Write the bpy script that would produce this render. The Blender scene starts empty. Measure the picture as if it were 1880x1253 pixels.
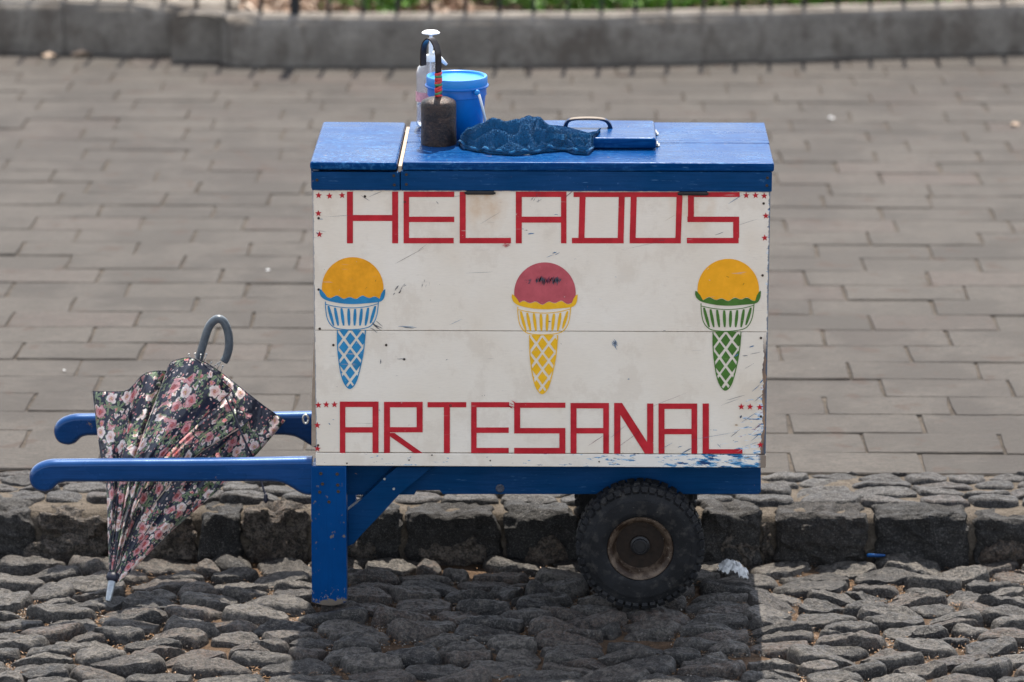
import bpy, bmesh, math, random
from mathutils import Vector, Matrix, noise, geometry
rad = math.radians
random.seed(7)
S = bpy.context.scene
COL = S.collection

# ------------------------------------------------------------------ camera
PITCH, YAW, FPX, DIST = rad(15.0), rad(0.9), 6817.0, 9.74
fwd = Vector((-math.sin(YAW) * math.cos(PITCH), math.cos(YAW) * math.cos(PITCH), -math.sin(PITCH)))
TARGET = Vector((0, 0, 0.732))
CAM = TARGET - fwd * DIST
cam_data = bpy.data.cameras.new('camera')
cam = bpy.data.objects.new('camera', cam_data)
COL.objects.link(cam)
cam.location = CAM
cam.rotation_euler = (rad(90) - PITCH, 0, YAW)
cam_data.sensor_width = 36
cam_data.lens = FPX / 1880 * 36
cam_data.clip_end = 1000
cam_data.dof.use_dof = True
cam_data.dof.focus_distance = DIST - 0.03
cam_data.dof.aperture_fstop = 2.9
S.camera = cam

# ------------------------------------------------------------------ light
SUN_DIR = Vector((0.028, 0.485, 1.0)).normalized()      # towards the sun
el = math.asin(SUN_DIR.z)
az = math.atan2(SUN_DIR.x, SUN_DIR.y)
W = bpy.data.worlds.new('World')
S.world = W
W.use_nodes = True
wn = W.node_tree
wn.nodes.clear()
sky = wn.nodes.new('ShaderNodeTexSky')
sky.sky_type = 'NISHITA'
sky.sun_disc = False
sky.sun_elevation = el
sky.sun_rotation = az
sky.air_density = 1.0
sky.dust_density = 1.0
sky.ozone_density = 1.0
bg = wn.nodes.new('ShaderNodeBackground')
bg.inputs[1].default_value = 0.135
wo = wn.nodes.new('ShaderNodeOutputWorld')
hsv = wn.nodes.new('ShaderNodeHueSaturation')      # hazy highland sky, paler than the clear model
hsv.inputs['Saturation'].default_value = 0.42
wn.links.new(sky.outputs[0], hsv.inputs['Color'])
wn.links.new(hsv.outputs[0], bg.inputs[0])
wn.links.new(bg.outputs[0], wo.inputs[0])
sd = bpy.data.lights.new('sun', 'SUN')
sd.energy = 3.8
sd.angle = rad(0.55)
sd.color = (1.0, 0.915, 0.80)
so = bpy.data.objects.new('sun', sd)
COL.objects.link(so)
so.rotation_euler = SUN_DIR.to_track_quat('Z', 'Y').to_euler()
so.location = (0, 4, 8)
S.view_settings.view_transform = 'Standard'
S.view_settings.look = 'None'
S.view_settings.exposure = 1.33
S.view_settings.gamma = 1
S.view_settings.use_curve_mapping = False

# ------------------------------------------------------------------ measuring helpers (sight lines of the photo to real planes)
rgt = Vector((math.cos(YAW), math.sin(YAW), 0))
upv = rgt.cross(fwd)
def sight(px, py):
    return (fwd + rgt * ((px - 940) / FPX) + upv * ((626.5 - py) / FPX))
def PY(px, py, y=0.0):
    d = sight(px, py); t = (y - CAM.y) / d.y
    return CAM + d * t
def PZ(px, py, z=0.0):
    d = sight(px, py); t = (z - CAM.z) / d.z
    return CAM + d * t

# ------------------------------------------------------------------ object helpers
ORG = {}
def link(o):
    COL.objects.link(o); return o
def thing(name, label, cat, loc=(0, 0, 0), group=None):
    o = link(bpy.data.objects.new(name, None))
    o.location = loc; o.empty_display_size = 0.1
    o['label'] = label; o['category'] = cat
    if group: o['group'] = group
    ORG[o.name] = Vector(loc)
    return o
def mesh_obj(name, me, mats, parent=None, origin=None, smooth=True):
    if not isinstance(mats, (list, tuple)): mats = [mats]
    for m in mats: me.materials.append(m)
    o = link(bpy.data.objects.new(name, me))
    if smooth: me.polygons.foreach_set('use_smooth', [True] * len(me.polygons))
    if parent is not None:
        off = ORG[parent.name]
        me.transform(Matrix.Translation(-off))
        o.parent = parent
        ORG[o.name] = off
    elif origin is not None:
        me.transform(Matrix.Translation(-Vector(origin)))
        o.location = origin
        ORG[o.name] = Vector(origin)
    else:
        ORG[o.name] = Vector((0, 0, 0))
    return o
def obj(name, bm, mats, parent=None, origin=None, smooth=True):
    me = bpy.data.meshes.new(name)
    bmesh.ops.recalc_face_normals(bm, faces=bm.faces)
    bm.to_mesh(me); bm.free()
    return mesh_obj(name, me, mats, parent, origin, smooth)
def tag(o, label=None, cat=None, group=None, kind=None):
    if label: o['label'] = label
    if cat: o['category'] = cat
    if group: o['group'] = group
    if kind: o['kind'] = kind
    return o
def sharp(o, ang=35):
    o.data.set_sharp_from_angle(angle=rad(ang)); return o
def crisp(o, ang=50):
    o.data.set_sharp_from_angle(angle=rad(ang))
    md = o.modifiers.new('normals', 'WEIGHTED_NORMAL'); md.keep_sharp = True; md.weight = 100; md.mode = 'FACE_AREA'
    return o

def add_box(bm, lo, hi, bevel=0.0, seg=2, rot=None):
    x0, y0, z0 = lo; x1, y1, z1 = hi
    vs = [bm.verts.new((x, y, z)) for x in (x0, x1) for y in (y0, y1) for z in (z0, z1)]
    f = [(0, 1, 3, 2), (4, 6, 7, 5), (0, 4, 5, 1), (2, 3, 7, 6), (0, 2, 6, 4), (1, 5, 7, 3)]
    fs = [bm.faces.new([vs[i] for i in q]) for q in f]
    if rot:
        bmesh.ops.transform(bm, matrix=rot, verts=vs)
    if bevel:
        es = list({e for q in fs for e in q.edges})
        bmesh.ops.bevel(bm, geom=es, offset=bevel, segments=seg, profile=0.5, affect='EDGES')
def box(name, lo, hi, mat, parent, bevel=0.003, seg=2, smooth=True):
    bm = bmesh.new(); add_box(bm, lo, hi, bevel, seg)
    return crisp(obj(name, bm, mat, parent, smooth=smooth), 50)
def add_lathe(bm, prof, n=48, cap=True, M=None):
    rings = []
    new = []
    for r, z in prof:
        ring = []
        for i in range(n):
            a = 2 * math.pi * i / n
            v = bm.verts.new((r * math.cos(a), r * math.sin(a), z)); ring.append(v); new.append(v)
        rings.append(ring)
    for a, b in zip(rings, rings[1:]):
        for i in range(n):
            bm.faces.new((a[i], a[(i + 1) % n], b[(i + 1) % n], b[i]))
    if cap:
        bm.faces.new(rings[0][::-1]); bm.faces.new(rings[-1])
    if M is not None: bmesh.ops.transform(bm, matrix=M, verts=new)
def add_tube(bm, pts, r, n=10, cap=True):
    pts = [Vector(p) for p in pts]
    rs = r if isinstance(r, (list, tuple)) else [r] * len(pts)
    rings = []
    up = None
    for i, p in enumerate(pts):
        t = (pts[min(i + 1, len(pts) - 1)] - pts[max(i - 1, 0)]).normalized()
        if up is None:
            up = t.orthogonal().normalized()
        else:
            up = (up - t * up.dot(t)).normalized()
        s = t.cross(up)
        rings.append([bm.verts.new(p + (up * math.cos(2 * math.pi * k / n) + s * math.sin(2 * math.pi * k / n)) * rs[i]) for k in range(n)])
    for a, b in zip(rings, rings[1:]):
        for i in range(n):
            bm.faces.new((a[i], a[(i + 1) % n], b[(i + 1) % n], b[i]))
    if cap:
        bm.faces.new(rings[0][::-1]); bm.faces.new(rings[-1])
def add_prism_y(bm, xz, y0, y1, bevel=0.0, seg=2):
    a = [bm.verts.new((x, y0, z)) for x, z in xz]
    b = [bm.verts.new((x, y1, z)) for x, z in xz]
    n = len(xz)
    fs = [bm.faces.new(a), bm.faces.new(b[::-1])]
    for i in range(n):
        fs.append(bm.faces.new((a[i], b[i], b[(i + 1) % n], a[(i + 1) % n])))
    if bevel:
        es = [e for e in list(fs[0].edges) + list(fs[1].edges)]
        bmesh.ops.bevel(bm, geom=es, offset=bevel, segments=seg, profile=0.5, affect='EDGES', clamp_overlap=True)
def catmull(pts, k=6, closed=False):
    P = [Vector(p) for p in pts]; n = len(P); out = []
    rng = range(n if closed else n - 1)
    for i in rng:
        if closed: p0, p1, p2, p3 = P[(i - 1) % n], P[i], P[(i + 1) % n], P[(i + 2) % n]
        else: p0, p1, p2, p3 = P[max(i - 1, 0)], P[i], P[i + 1], P[min(i + 2, n - 1)]
        for j in range(k):
            t = j / k
            out.append(0.5 * ((2 * p1) + (p2 - p0) * t + (2 * p0 - 5 * p1 + 4 * p2 - p3) * t * t + (3 * p1 - p0 - 3 * p2 + p3) * t ** 3))
    if not closed: out.append(P[-1])
    return out
def fbm(p, o=4):
    s = 0; a = 1; t = 0
    p = Vector(p)
    for _ in range(o):
        s += a * noise.noise(p); t += a; a *= 0.5; p = p * 2.03 + Vector((3.1, 7.7, 1.3))
    return s / t

# ------------------------------------------------------------------ materials
class NT:
    def __init__(s, name):
        s.m = bpy.data.materials.new(name); s.m.use_nodes = True
        s.t = s.m.node_tree; s.t.nodes.clear()
        s.out = s.t.nodes.new('ShaderNodeOutputMaterial')
        s.b = s.t.nodes.new('ShaderNodeBsdfPrincipled')
        s.t.links.new(s.b.outputs[0], s.out.inputs[0])
    def n(s, ty, **kw):
        nd = s.t.nodes.new('ShaderNode' + ty)
        for k, v in kw.items(): setattr(nd, k, v)
        return nd
    def set(s, sock, v):
        if isinstance(v, bpy.types.NodeSocket): s.t.links.new(v, sock)
        elif isinstance(v, (tuple, list)):
            v = tuple(v)
            if len(v) == 3 and sock.type == 'RGBA': v = v + (1,)
            sock.default_value = v
        else: sock.default_value = v
    def math(s, op, a, b=0.0, c=None, clamp=False):
        nd = s.n('Math', operation=op); nd.use_clamp = clamp
        s.set(nd.inputs[0], a); s.set(nd.inputs[1], b)
        if c is not None: s.set(nd.inputs[2], c)
        return nd.outputs[0]
    def vmath(s, op, a, b=(0, 0, 0), scale=None):
        nd = s.n('VectorMath', operation=op)
        s.set(nd.inputs[0], a); s.set(nd.inputs[1], b)
        if scale is not None: s.set(nd.inputs['Scale'], scale)
        return nd.outputs['Value'] if op in ('LENGTH', 'DOT_PRODUCT', 'DISTANCE') else nd.outputs[0]
    def mix(s, f, a, b, blend='MIX'):
        nd = s.n('Mix', data_type='RGBA', blend_type=blend)
        s.set(nd.inputs[0], f); s.set(nd.inputs[6], a); s.set(nd.inputs[7], b)
        return nd.outputs[2]
    def noise(s, vec, scale=5, detail=4, rough=0.55, dist=0.0, dim='3D'):
        nd = s.n('TexNoise', noise_dimensions=dim)
        if vec is not None: s.set(nd.inputs['Vector'], vec)
        nd.inputs['Scale'].default_value = scale; nd.inputs['Detail'].default_value = detail
        nd.inputs['Roughness'].default_value = rough; nd.inputs['Distortion'].default_value = dist
        return nd.outputs[0]
    def voro(s, vec, scale=5, feature='F1', rand=1.0, dim='3D'):
        nd = s.n('TexVoronoi', feature=feature, voronoi_dimensions=dim)
        s.set(nd.inputs['Vector'], vec); nd.inputs['Scale'].default_value = scale
        nd.inputs['Randomness'].default_value = rand
        return nd
    def ramp(s, f, stops, interp='LINEAR'):
        nd = s.n('ValToRGB'); nd.color_ramp.interpolation = interp
        e = nd.color_ramp.elements
        while len(e) < len(stops): e.new(0.5)
        for q, (p, c) in zip(e, stops):
            q.position = p
            q.color = (c, c, c, 1) if isinstance(c, (int, float)) else tuple(c) + (1,)
        s.set(nd.inputs[0], f)
        return nd.outputs[0]
    def mapr(s, v, a, b, c=0.0, d=1.0):
        nd = s.n('MapRange'); nd.clamp = True
        s.set(nd.inputs[0], v)
        for i, q in zip((1, 2, 3, 4), (a, b, c, d)): s.set(nd.inputs[i], q)
        return nd.outputs[0]
    def mapping(s, vec, rot=(0, 0, 0), scale=(1, 1, 1), loc=(0, 0, 0)):
        nd = s.n('Mapping'); s.set(nd.inputs[0], vec)
        nd.inputs[1].default_value = loc; nd.inputs[2].default_value = rot; nd.inputs[3].default_value = scale
        return nd.outputs[0]
    def bump(s, h, strength=0.3, dist=0.01, prev=None):
        nd = s.n('Bump'); nd.inputs['Strength'].default_value = strength; nd.inputs['Distance'].default_value = dist
        s.set(nd.inputs['Height'], h)
        if prev is not None: s.set(nd.inputs['Normal'], prev)
        return nd.outputs[0]
    def fin(s, col=None, rough=0.6, bump=None, metal=0.0, spec=0.5, coat=0.0, coat_r=0.1, **kw):
        if col is not None: s.set(s.b.inputs['Base Color'], col)
        s.set(s.b.inputs['Roughness'], rough); s.set(s.b.inputs['Metallic'], metal)
        s.set(s.b.inputs['Specular IOR Level'], spec)
        if coat: s.b.inputs['Coat Weight'].default_value = coat; s.b.inputs['Coat Roughness'].default_value = coat_r
        if bump is not None: s.set(s.b.inputs['Normal'], bump)
        for k, v in kw.items(): s.set(s.b.inputs[k], v)
        return s.m
    @property
    def pos(s): return s.n('NewGeometry').outputs['Position']
    @property
    def oco(s): return s.n('TexCoord').outputs['Object']
    @property
    def uv(s): return s.n('TexCoord').outputs['UV']
    @property
    def rnd(s):
        a = s.n('ObjectInfo').outputs['Random']; b = s.n('NewGeometry').outputs['Random Per Island']
        return s.math('FRACT', s.math('ADD', a, b))

def m_stone(name, dark, light, warm, bumpk=1.0, rough=0.75):
    k = NT(name); p = k.pos; r = k.rnd
    c = k.mix(k.math('POWER', r, 1.25), dark, light)
    r2 = k.math('FRACT', k.math('MULTIPLY', r, 7.31))
    c = k.mix(k.mapr(r2, 0.6, 1.0, 0, 0.7), c, warm)
    n1 = k.noise(p, 30, 7, 0.75)
    c = k.mix(k.mapr(n1, 0.49, 0.58, 0, 0.7), c, light)
    n5 = k.noise(p, 55, 6, 0.75); c = k.mix(k.mapr(n5, 0.45, 0.52, 0.7, 0), c, (0.012, 0.011, 0.011))
    n2 = k.noise(p, 130, 5, 0.75)
    c = k.mix(k.mapr(n2, 0.44, 0.52, 0.7, 0), c, (0.010, 0.010, 0.011))
    n4 = k.noise(p, 210, 3, 0.75)
    c = k.mix(k.mapr(n4, 0.55, 0.64, 0, 0.6), c, (0.2, 0.19, 0.18))
    # dust that settled low between the stones
    z = k.n('SeparateXYZ'); k.set(z.inputs[0], p)
    v = k.voro(k.vmath('ADD', p, k.vmath('SCALE', k.n('TexNoise').outputs[1], scale=0.02)), 60, 'F1')
    b = k.bump(n1, 0.5 * bumpk, 0.02)
    b = k.bump(n2, 0.8 * bumpk, 0.007, b)
    b = k.bump(k.noise(p, 70, 5, 0.7), 0.6 * bumpk, 0.008, b)
    return k.fin(c, k.mapr(n1, 0.3, 0.7, rough - 0.15, rough + 0.1), b, spec=0.45)
M_cobble = m_stone('cobble_stone', (0.013, 0.0125, 0.0135), (0.15, 0.134, 0.116), (0.11, 0.07, 0.05), 1.2, 0.5)
M_kerbstone = m_stone('kerb_basalt', (0.010, 0.010, 0.0105), (0.06, 0.056, 0.052), (0.055, 0.04, 0.03), 1.7, 0.72)
M_kerbblack = m_stone('black_basalt', (0.012, 0.012, 0.013), (0.05, 0.048, 0.046), (0.05, 0.04, 0.035), 1.5, 0.7)
M_kerbpale = m_stone('mortared_stone', (0.075, 0.06, 0.047), (0.24, 0.20, 0.165), (0.18, 0.125, 0.09), 2.0, 0.85)
M_rubble = m_stone('rubble_stone', (0.035, 0.033, 0.034), (0.10, 0.094, 0.09), (0.08, 0.058, 0.05), 1.3, 0.65)

def m_dirt(name, a, b_, scale=30):
    k = NT(name); p = k.pos
    n = k.noise(p, scale, 6, 0.7); n2 = k.noise(p, scale * 9, 3, 0.6)
    c = k.mix(k.mapr(n, 0.35, 0.65), a, b_)
    c = k.mix(k.mapr(n2, 0.4, 0.62, 0.0, 0.5), c, (b_[0] * 1.5, b_[1] * 1.45, b_[2] * 1.35))
    bb = k.bump(n, 0.9, 0.03); bb = k.bump(n2, 0.7, 0.006, bb)
    return k.fin(c, 0.95, bb, spec=0.2)
M_dirt = m_dirt('road_dirt', (0.04, 0.027, 0.018), (0.125, 0.083, 0.055))
M_mortar = m_dirt('lime_mortar', (0.065, 0.054, 0.043), (0.14, 0.12, 0.1))
M_joint = m_dirt('joint_sand', (0.026, 0.022, 0.019), (0.066, 0.057, 0.049), 5)
M_soil = m_dirt('garden_soil', (0.06, 0.042, 0.03), (0.17, 0.12, 0.09), 12)

def m_paver():
    k = NT('concrete_paver'); p = k.pos; r = k.rnd
    c = k.mix(r, (0.036, 0.031, 0.027), (0.060, 0.053, 0.046))
    r2 = k.math('FRACT', k.math('MULTIPLY', r, 5.7))
    c = k.mix(k.mapr(r2, 0.75, 1, 0, 0.6), c, (0.085, 0.062, 0.055))
    big = k.noise(p, 0.9, 5, 0.65); c = k.mix(k.mapr(big, 0.42, 0.56, 0.55, 0), c, (0.034, 0.028, 0.025))
    n1 = k.noise(p, 3.5, 6, 0.6); c = k.mix(k.mapr(n1, 0.45, 0.58, 0, 0.6), c, (0.075, 0.066, 0.058))
    st = k.noise(k.mapping(p, scale=(3, 16, 5)), 6, 6, 0.7)
    c = k.mix(k.mapr(st, 0.48, 0.58, 0, 0.6), c, (0.034, 0.030, 0.027))
    n2 = k.noise(p, 110, 5, 0.75); c = k.mix(k.mapr(n2, 0.44, 0.52, 0.5, 0), c, (0.03, 0.028, 0.026))
    sp = k.noise(p, 9, 3, 0.5); c = k.mix(k.mapr(sp, 0.62, 0.68, 0, 0.6), c, (0.04, 0.026, 0.02))
    b = k.bump(n2, 0.35, 0.004); b = k.bump(st, 0.4, 0.01, b)
    return k.fin(c, 0.82, b, spec=0.3)
M_paver = m_paver()

def m_concrete():
    k = NT('weathered_concrete'); p = k.pos
    n1 = k.noise(p, 5, 6, 0.65)
    c = k.mix(k.mapr(n1, 0.3, 0.7), (0.115, 0.101, 0.087), (0.25, 0.228, 0.2))
    n2 = k.noise(k.mapping(p, scale=(1, 1, 0.6)), 6.5, 6, 0.7)
    c = k.mix(k.mapr(n2, 0.5, 0.6, 0, 0.5), c, (0.06, 0.044, 0.033))
    n3 = k.noise(p, 60, 4, 0.7); c = k.mix(k.mapr(n3, 0.35, 0.55, 0.4, 0), c, (0.06, 0.055, 0.05))
    return k.fin(c, 0.88, k.bump(n3, 0.5, 0.01), spec=0.3)
M_concrete = m_concrete()

def m_blue(name='blue_paint', worn=0.5, base=(0.0003, 0.040, 0.135), rough=0.34, coat=0.0, spec=0.4):
    k = NT(name); p = k.oco
    n1 = k.noise(p, 6, 5, 0.6)
    c = k.mix(k.mapr(n1, 0.35, 0.7), base, (base[0] + 0.008, base[1] * 1.3, base[2] * 1.22))
    gr = k.noise(k.mapping(p, scale=(2, 40, 40)), 5, 5, 0.65)
    c = k.mix(k.mapr(gr, 0.42, 0.66, 0, 0.55), c, (base[0], base[1] * 0.6, base[2] * 0.62))
    if worn > .8:      # rubbed, brushed top boards
        br_ = k.noise(k.mapping(p, scale=(1.2, 26, 26)), 5, 6, 0.72)
        c = k.mix(k.mapr(br_, 0.50, 0.68, 0, 0.75), c, (0.008, 0.085, 0.26))
        pt = k.noise(p, 3.2, 4, 0.6); bl = k.noise(p, 70, 4, 0.75)
        c = k.mix(k.math('MULTIPLY', k.mapr(pt, 0.42, 0.62), k.mapr(bl, 0.5, 0.64, 0, 0.6)), c, (0.04, 0.17, 0.38))
    # short scuffs
    s1 = k.noise(k.mapping(p, rot=(0.3, 0.5, 0.6), scale=(8, 60, 60)), 3.2, 3, 0.6)
    s2 = k.noise(p, 7, 2, 0.5)
    f = k.math('MULTIPLY', k.mapr(s1, 0.66 - 0.03 * worn, 0.74 - 0.02 * worn), k.mapr(s2, 0.45, 0.62))
    c = k.mix(k.math('MULTIPLY', f, 0.75 * min(1, worn + 0.3)), c, (0.12, 0.28, 0.5))
    fine = k.noise(p, 130, 3, 0.75)
    f2 = k.math('MULTIPLY', k.mapr(fine, 0.64, 0.72), k.mapr(n1, 0.42, 0.65))
    c = k.mix(k.math('MULTIPLY', f2, 0.7 * worn), c, (0.14, 0.3, 0.52))
    chip = k.noise(p, 34, 5, 0.7); chipm = k.mapr(k.math('ADD', chip, k.math('MULTIPLY', k.noise(p, 3, 2), 0.25)), 0.835 - 0.015 * worn, 0.85)
    c = k.mix(chipm, c, (0.22, 0.15, 0.1))
    b = k.bump(gr, 0.12, 0.004); b = k.bump(fine, 0.05, 0.002, b)
    return k.fin(c, k.mapr(n1, 0.3, 0.7, rough, rough + 0.16), b, spec=spec, coat=coat, coat_r=0.1, **{'Specular Tint': (0.2, 0.45, 1.0, 1.0)})
BT = {'Specular Tint': (0.25, 0.5, 1.0, 1.0)}
M_blue = m_blue()
M_blue_top = m_blue('blue_paint_scuffed', 1.0, (0.0002, 0.034, 0.135), 0.2, 0.0, 0.07)
M_blue_frame = m_blue('blue_paint_frame', 0.25, (0.0003, 0.035, 0.115), 0.38, 0.0, 0.3)
M_blue_handle = m_blue('blue_paint_handle', 0.15, (0.0003, 0.040, 0.15), 0.18, 0.35, 0.5)

XR, XL = PY(1410, 600).x, PY(577, 600).x        # right and left edges of the box
ZB, ZT = PY(1000, 857).z, PY(1000, 349).z       # bottom and top of the white front
ROOT = Vector(((XL + XR) / 2, 0.25, 0.0))
def m_cream(strip=False):
    k = NT('cream_paint_battered' if strip else 'cream_paint'); p = k.oco
    s = k.n('SeparateXYZ'); k.set(s.inputs[0], p)
    x, z = s.outputs[0], s.outputs[2]
    n1 = k.noise(p, 4, 5, 0.6)
    c = k.mix(k.mapr(n1, 0.35, 0.7), (0.79, 0.71, 0.60), (0.86, 0.80, 0.71))
    st = k.noise(k.mapping(p, scale=(1, 1, 0.6)), 3.1, 3, 0.6)
    c = k.mix(k.mapr(st, 0.58, 0.78, 0, 0.5), c, (0.66, 0.53, 0.38))
    gm = k.noise(k.mapping(p, scale=(1, 1, .8)), 9, 6, 0.72)
    c = k.mix(k.mapr(gm, 0.52, 0.6, 0, 0.28), c, (0.62, 0.53, 0.43))
    cloth = k.noise(k.mapping(p, scale=(60, 1, 400)), 1, 2, 0.5)
    c = k.mix(k.mapr(cloth, 0.4, 0.7, 0, 0.10), c, (0.5, 0.45, 0.4))
    # thin dark scratches running askew
    for rot, sc, thr, loc in (((0, 0.45, 0), (7, 7, 140), 0.735, (0, 0, 0)), ((0, -0.25, 0), (5, 5, 170), 0.745, (3, 1, 2)), ((0, 0.9, 0), (14, 9, 120), 0.75, (7, 3, 2))):
        q = k.noise(k.mapping(p, rot=rot, scale=sc, loc=loc), 1.0, 3, 0.6)
        c = k.mix(k.math('MULTIPLY', k.mapr(q, thr, thr + 0.03), 0.6), c, (0.22, 0.2, 0.2))
    sm = k.noise(k.mapping(p, rot=(0, 0.3, 0), scale=(1, 1, 3)), 13, 4, 0.7)
    c = k.mix(k.mapr(sm, 0.66, 0.8, 0, 0.35), c, (0.42, 0.36, 0.3))
    dots = k.noise(p, 85, 2, 0.5); c = k.mix(k.mapr(dots, 0.775, 0.8, 0, 0.8), c, (0.1, 0.08, 0.07))
    # battered right edge and lower right corner: smeared paint over bare wood
    xr = XR - ROOT.x
    d = k.math('SUBTRACT', xr, x)
    sme = k.noise(k.mapping(p, rot=(0, 0.6, 0), scale=(22, 22, 85)), 1.3, 5, 0.65)
    sme2 = k.noise(k.mapping(p, rot=(0, 0.6, 0), scale=(16, 16, 70), loc=(4, 4, 4)), 1.5, 4, 0.6)
    if strip:
        reach = k.mapr(x, xr - 0.65, xr - 0.1, 0.0, 1.0)
        m = k.mapr(k.math('ADD', sme, k.math('MULTIPLY', reach, 0.17)), 0.63, 0.67)
        c = k.mix(k.mapr(reach, 0.1, 0.6, 0, 0.6), c, (0.82, 0.82, 0.8))
        c = k.mix(m, c, k.ramp(sme2, [(0.4, (0.01, 0.05, 0.16)), (0.5, (0.03, 0.24, 0.5)), (0.56, (0.5, 0.66, 0.78)), (0.62, (0.2, 0.2, 0.22)), (0.7, (0.42, 0.25, 0.12))]))
        c = k.mix(k.mapr(d, 0.02, 0.012), c, (0.24, 0.19, 0.15))
    else:
        low = k.mapr(z, ZB + 0.02, ZB + 0.26, 1.0, 0.0)
        reach = k.math('ADD', 0.006, k.math('MULTIPLY', low, 0.085))
        near = k.math('SUBTRACT', 1.0, k.math('DIVIDE', d, k.math('MULTIPLY', reach, 2.6)), clamp=True)
        m = k.mapr(k.math('ADD', sme, k.math('MULTIPLY', near, 0.23)), 0.71, 0.75)
        c = k.mix(m, c, k.ramp(sme2, [(0.38, (0.03, 0.07, 0.16)), (0.46, (0.08, 0.3, 0.55)), (0.52, (0.78, 0.8, 0.82)), (0.6, (0.7, 0.7, 0.7)), (0.66, (0.25, 0.08, 0.2))]))
        bite = k.math('MULTIPLY', k.noise(p, 26, 4, 0.65), 0.03)
        bare = k.math('MULTIPLY', k.mapr(k.math('SUBTRACT', k.math('ADD', d, 0.002), bite), -0.001, -0.002), k.mapr(z, ZB + 0.37, ZB + 0.31))
        c = k.mix(bare, c, k.ramp(k.noise(k.mapping(p, scale=(60, 60, 8)), 1.5, 4), [(0.4, (0.09, 0.08, 0.09)), (0.6, (0.3, 0.19, 0.12))]))
        edge = k.math('MULTIPLY', k.mapr(k.math('SUBTRACT', d, k.math('MULTIPLY', k.noise(p, 60, 4, 0.7), 0.012)), -0.002, -0.0035), 0.85)
        c = k.mix(edge, c, (0.06, 0.1, 0.16))
        dl = k.math('ADD', x, -(XL - ROOT.x))
        e2 = k.mapr(k.math('SUBTRACT', dl, k.math('MULTIPLY', k.noise(p, 45, 4, 0.7), 0.008)), -0.001, -0.002)
        c = k.mix(k.math('MULTIPLY', e2, 0.8), c, (0.2, 0.22, 0.26))
        topm = k.mapr(k.math('SUBTRACT', k.math('SUBTRACT', ZT, z), k.math('MULTIPLY', k.noise(p, 38, 4, 0.7), 0.012)), -0.001, -0.003)
        c = k.mix(k.math('MULTIPLY', topm, 0.7), c, (0.06, 0.13, 0.28))
        for hx in (PY(890, 360).x, PY(1272, 360).x):
            dx = k.math('DIVIDE', k.math('ABSOLUTE', k.math('SUBTRACT', x, hx - ROOT.x)), 0.075)
            dz = k.math('DIVIDE', k.math('SUBTRACT', ZT, z), 0.14)
            rr = k.math('ADD', k.math('POWER', dx, 2.0), k.math('POWER', dz, 2.0))
            rm = k.math('MULTIPLY', k.mapr(rr, 0.9, 0.0), k.mapr(k.noise(p, 22, 4, 0.6), 0.35, 0.7, 0.1, 0.8))
            c = k.mix(rm, c, (0.6, 0.38, 0.2))
    b = k.bump(cloth, 0.06, 0.002); b = k.bump(sm, 0.06, 0.004, b)
    return k.fin(c, 0.42, b, spec=0.4)
M_cream = m_cream(); M_cream_strip = m_cream(True)

def m_print(name, col, var=0.12, rough=0.4):
    k = NT(name); p = k.oco
    n1 = k.noise(p, 30, 5, 0.6); n2 = k.noise(k.mapping(p, rot=(0, 0.5, 0), scale=(10, 10, 120)), 1, 3)
    d = tuple(q * (1 - 2 * var) for q in col); l = tuple(min(1, q * (1 + var) + 0.01) for q in col)
    c = k.mix(k.mapr(n1, 0.3, 0.7), d, l)
    c = k.mix(k.mapr(n2, 0.69, 0.73, 0, 0.6), c, (0.55, 0.4, 0.36))
    chip = k.noise(p, 90, 3, 0.6); c = k.mix(k.mapr(chip, 0.735, 0.75, 0, 0.8), c, (0.6, 0.5, 0.45))
    return k.fin(c, rough, spec=0.4)
M_red = m_print('red_lettering', (0.50, 0.006, 0.02), 0.1)
M_orange = m_print('orange_scoop', (0.86, 0.36, 0.004), 0.09)
M_orange2 = m_print('bright_orange_scoop', (0.92, 0.41, 0.004), 0.05)
M_pink = m_print('pink_scoop', (0.50, 0.085, 0.11), 0.08)
M_pblue = m_print('sky_blue_paint', (0.012, 0.23, 0.48), 0.12)
M_pyel = m_print('yellow_paint', (0.86, 0.48, 0.008), 0.06)
M_pgreen = m_print('green_paint', (0.055, 0.17, 0.02), 0.12)
def m_simple(name, col, rough=0.5, metal=0.0, scale=40, var=0.25, bump=0.15, **kw):
    k = NT(name); p = k.oco
    n = k.noise(p, scale, 5, 0.65)
    c = k.mix(k.mapr(n, 0.3, 0.7), tuple(q * (1 - var) for q in col), tuple(min(1, q * (1 + var)) for q in col))
    return k.fin(c, rough, k.bump(n, bump, 0.003), metal, **kw)
M_mark = m_simple('dark_scuff', (0.05, 0.06, 0.09), 0.6, scale=200, var=0.5)
M_markblue = m_simple('blue_scuff', (0.06, 0.16, 0.3), 0.6, scale=200, var=0.6)
M_marktan = m_simple('tan_smudge', (0.5, 0.38, 0.26), 0.6, scale=60, var=0.2)
M_plum = m_simple('plum_scuff', (0.14, 0.02, 0.06), 0.6, scale=200, var=0.5)
M_screw = m_simple('rusty_screw', (0.05, 0.035, 0.025), 0.6, 0.3, 300)
M_wood = m_simple('bare_wood', (0.42, 0.33, 0.25), 0.8, 0, 30)
M_dark = m_simple('dark_inside', (0.02, 0.02, 0.025), 0.8)
M_blackmetal = m_simple('black_iron_hinge', (0.02, 0.02, 0.022), 0.5, 0.4)
M_steel = m_simple('worn_steel', (0.5, 0.5, 0.48), 0.35, 0.9, 80)
M_bolt = m_simple('pale_worn_bolt', (0.3, 0.27, 0.23), 0.5, 0.2)
M_ferrule = m_simple('grey_metal_ferrule', (0.34, 0.37, 0.4), 0.33, 0.6, 90, 0.3)
M_fence = m_simple('dark_fence_paint', (0.012, 0.014, 0.018), 0.45, 0.2)
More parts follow.
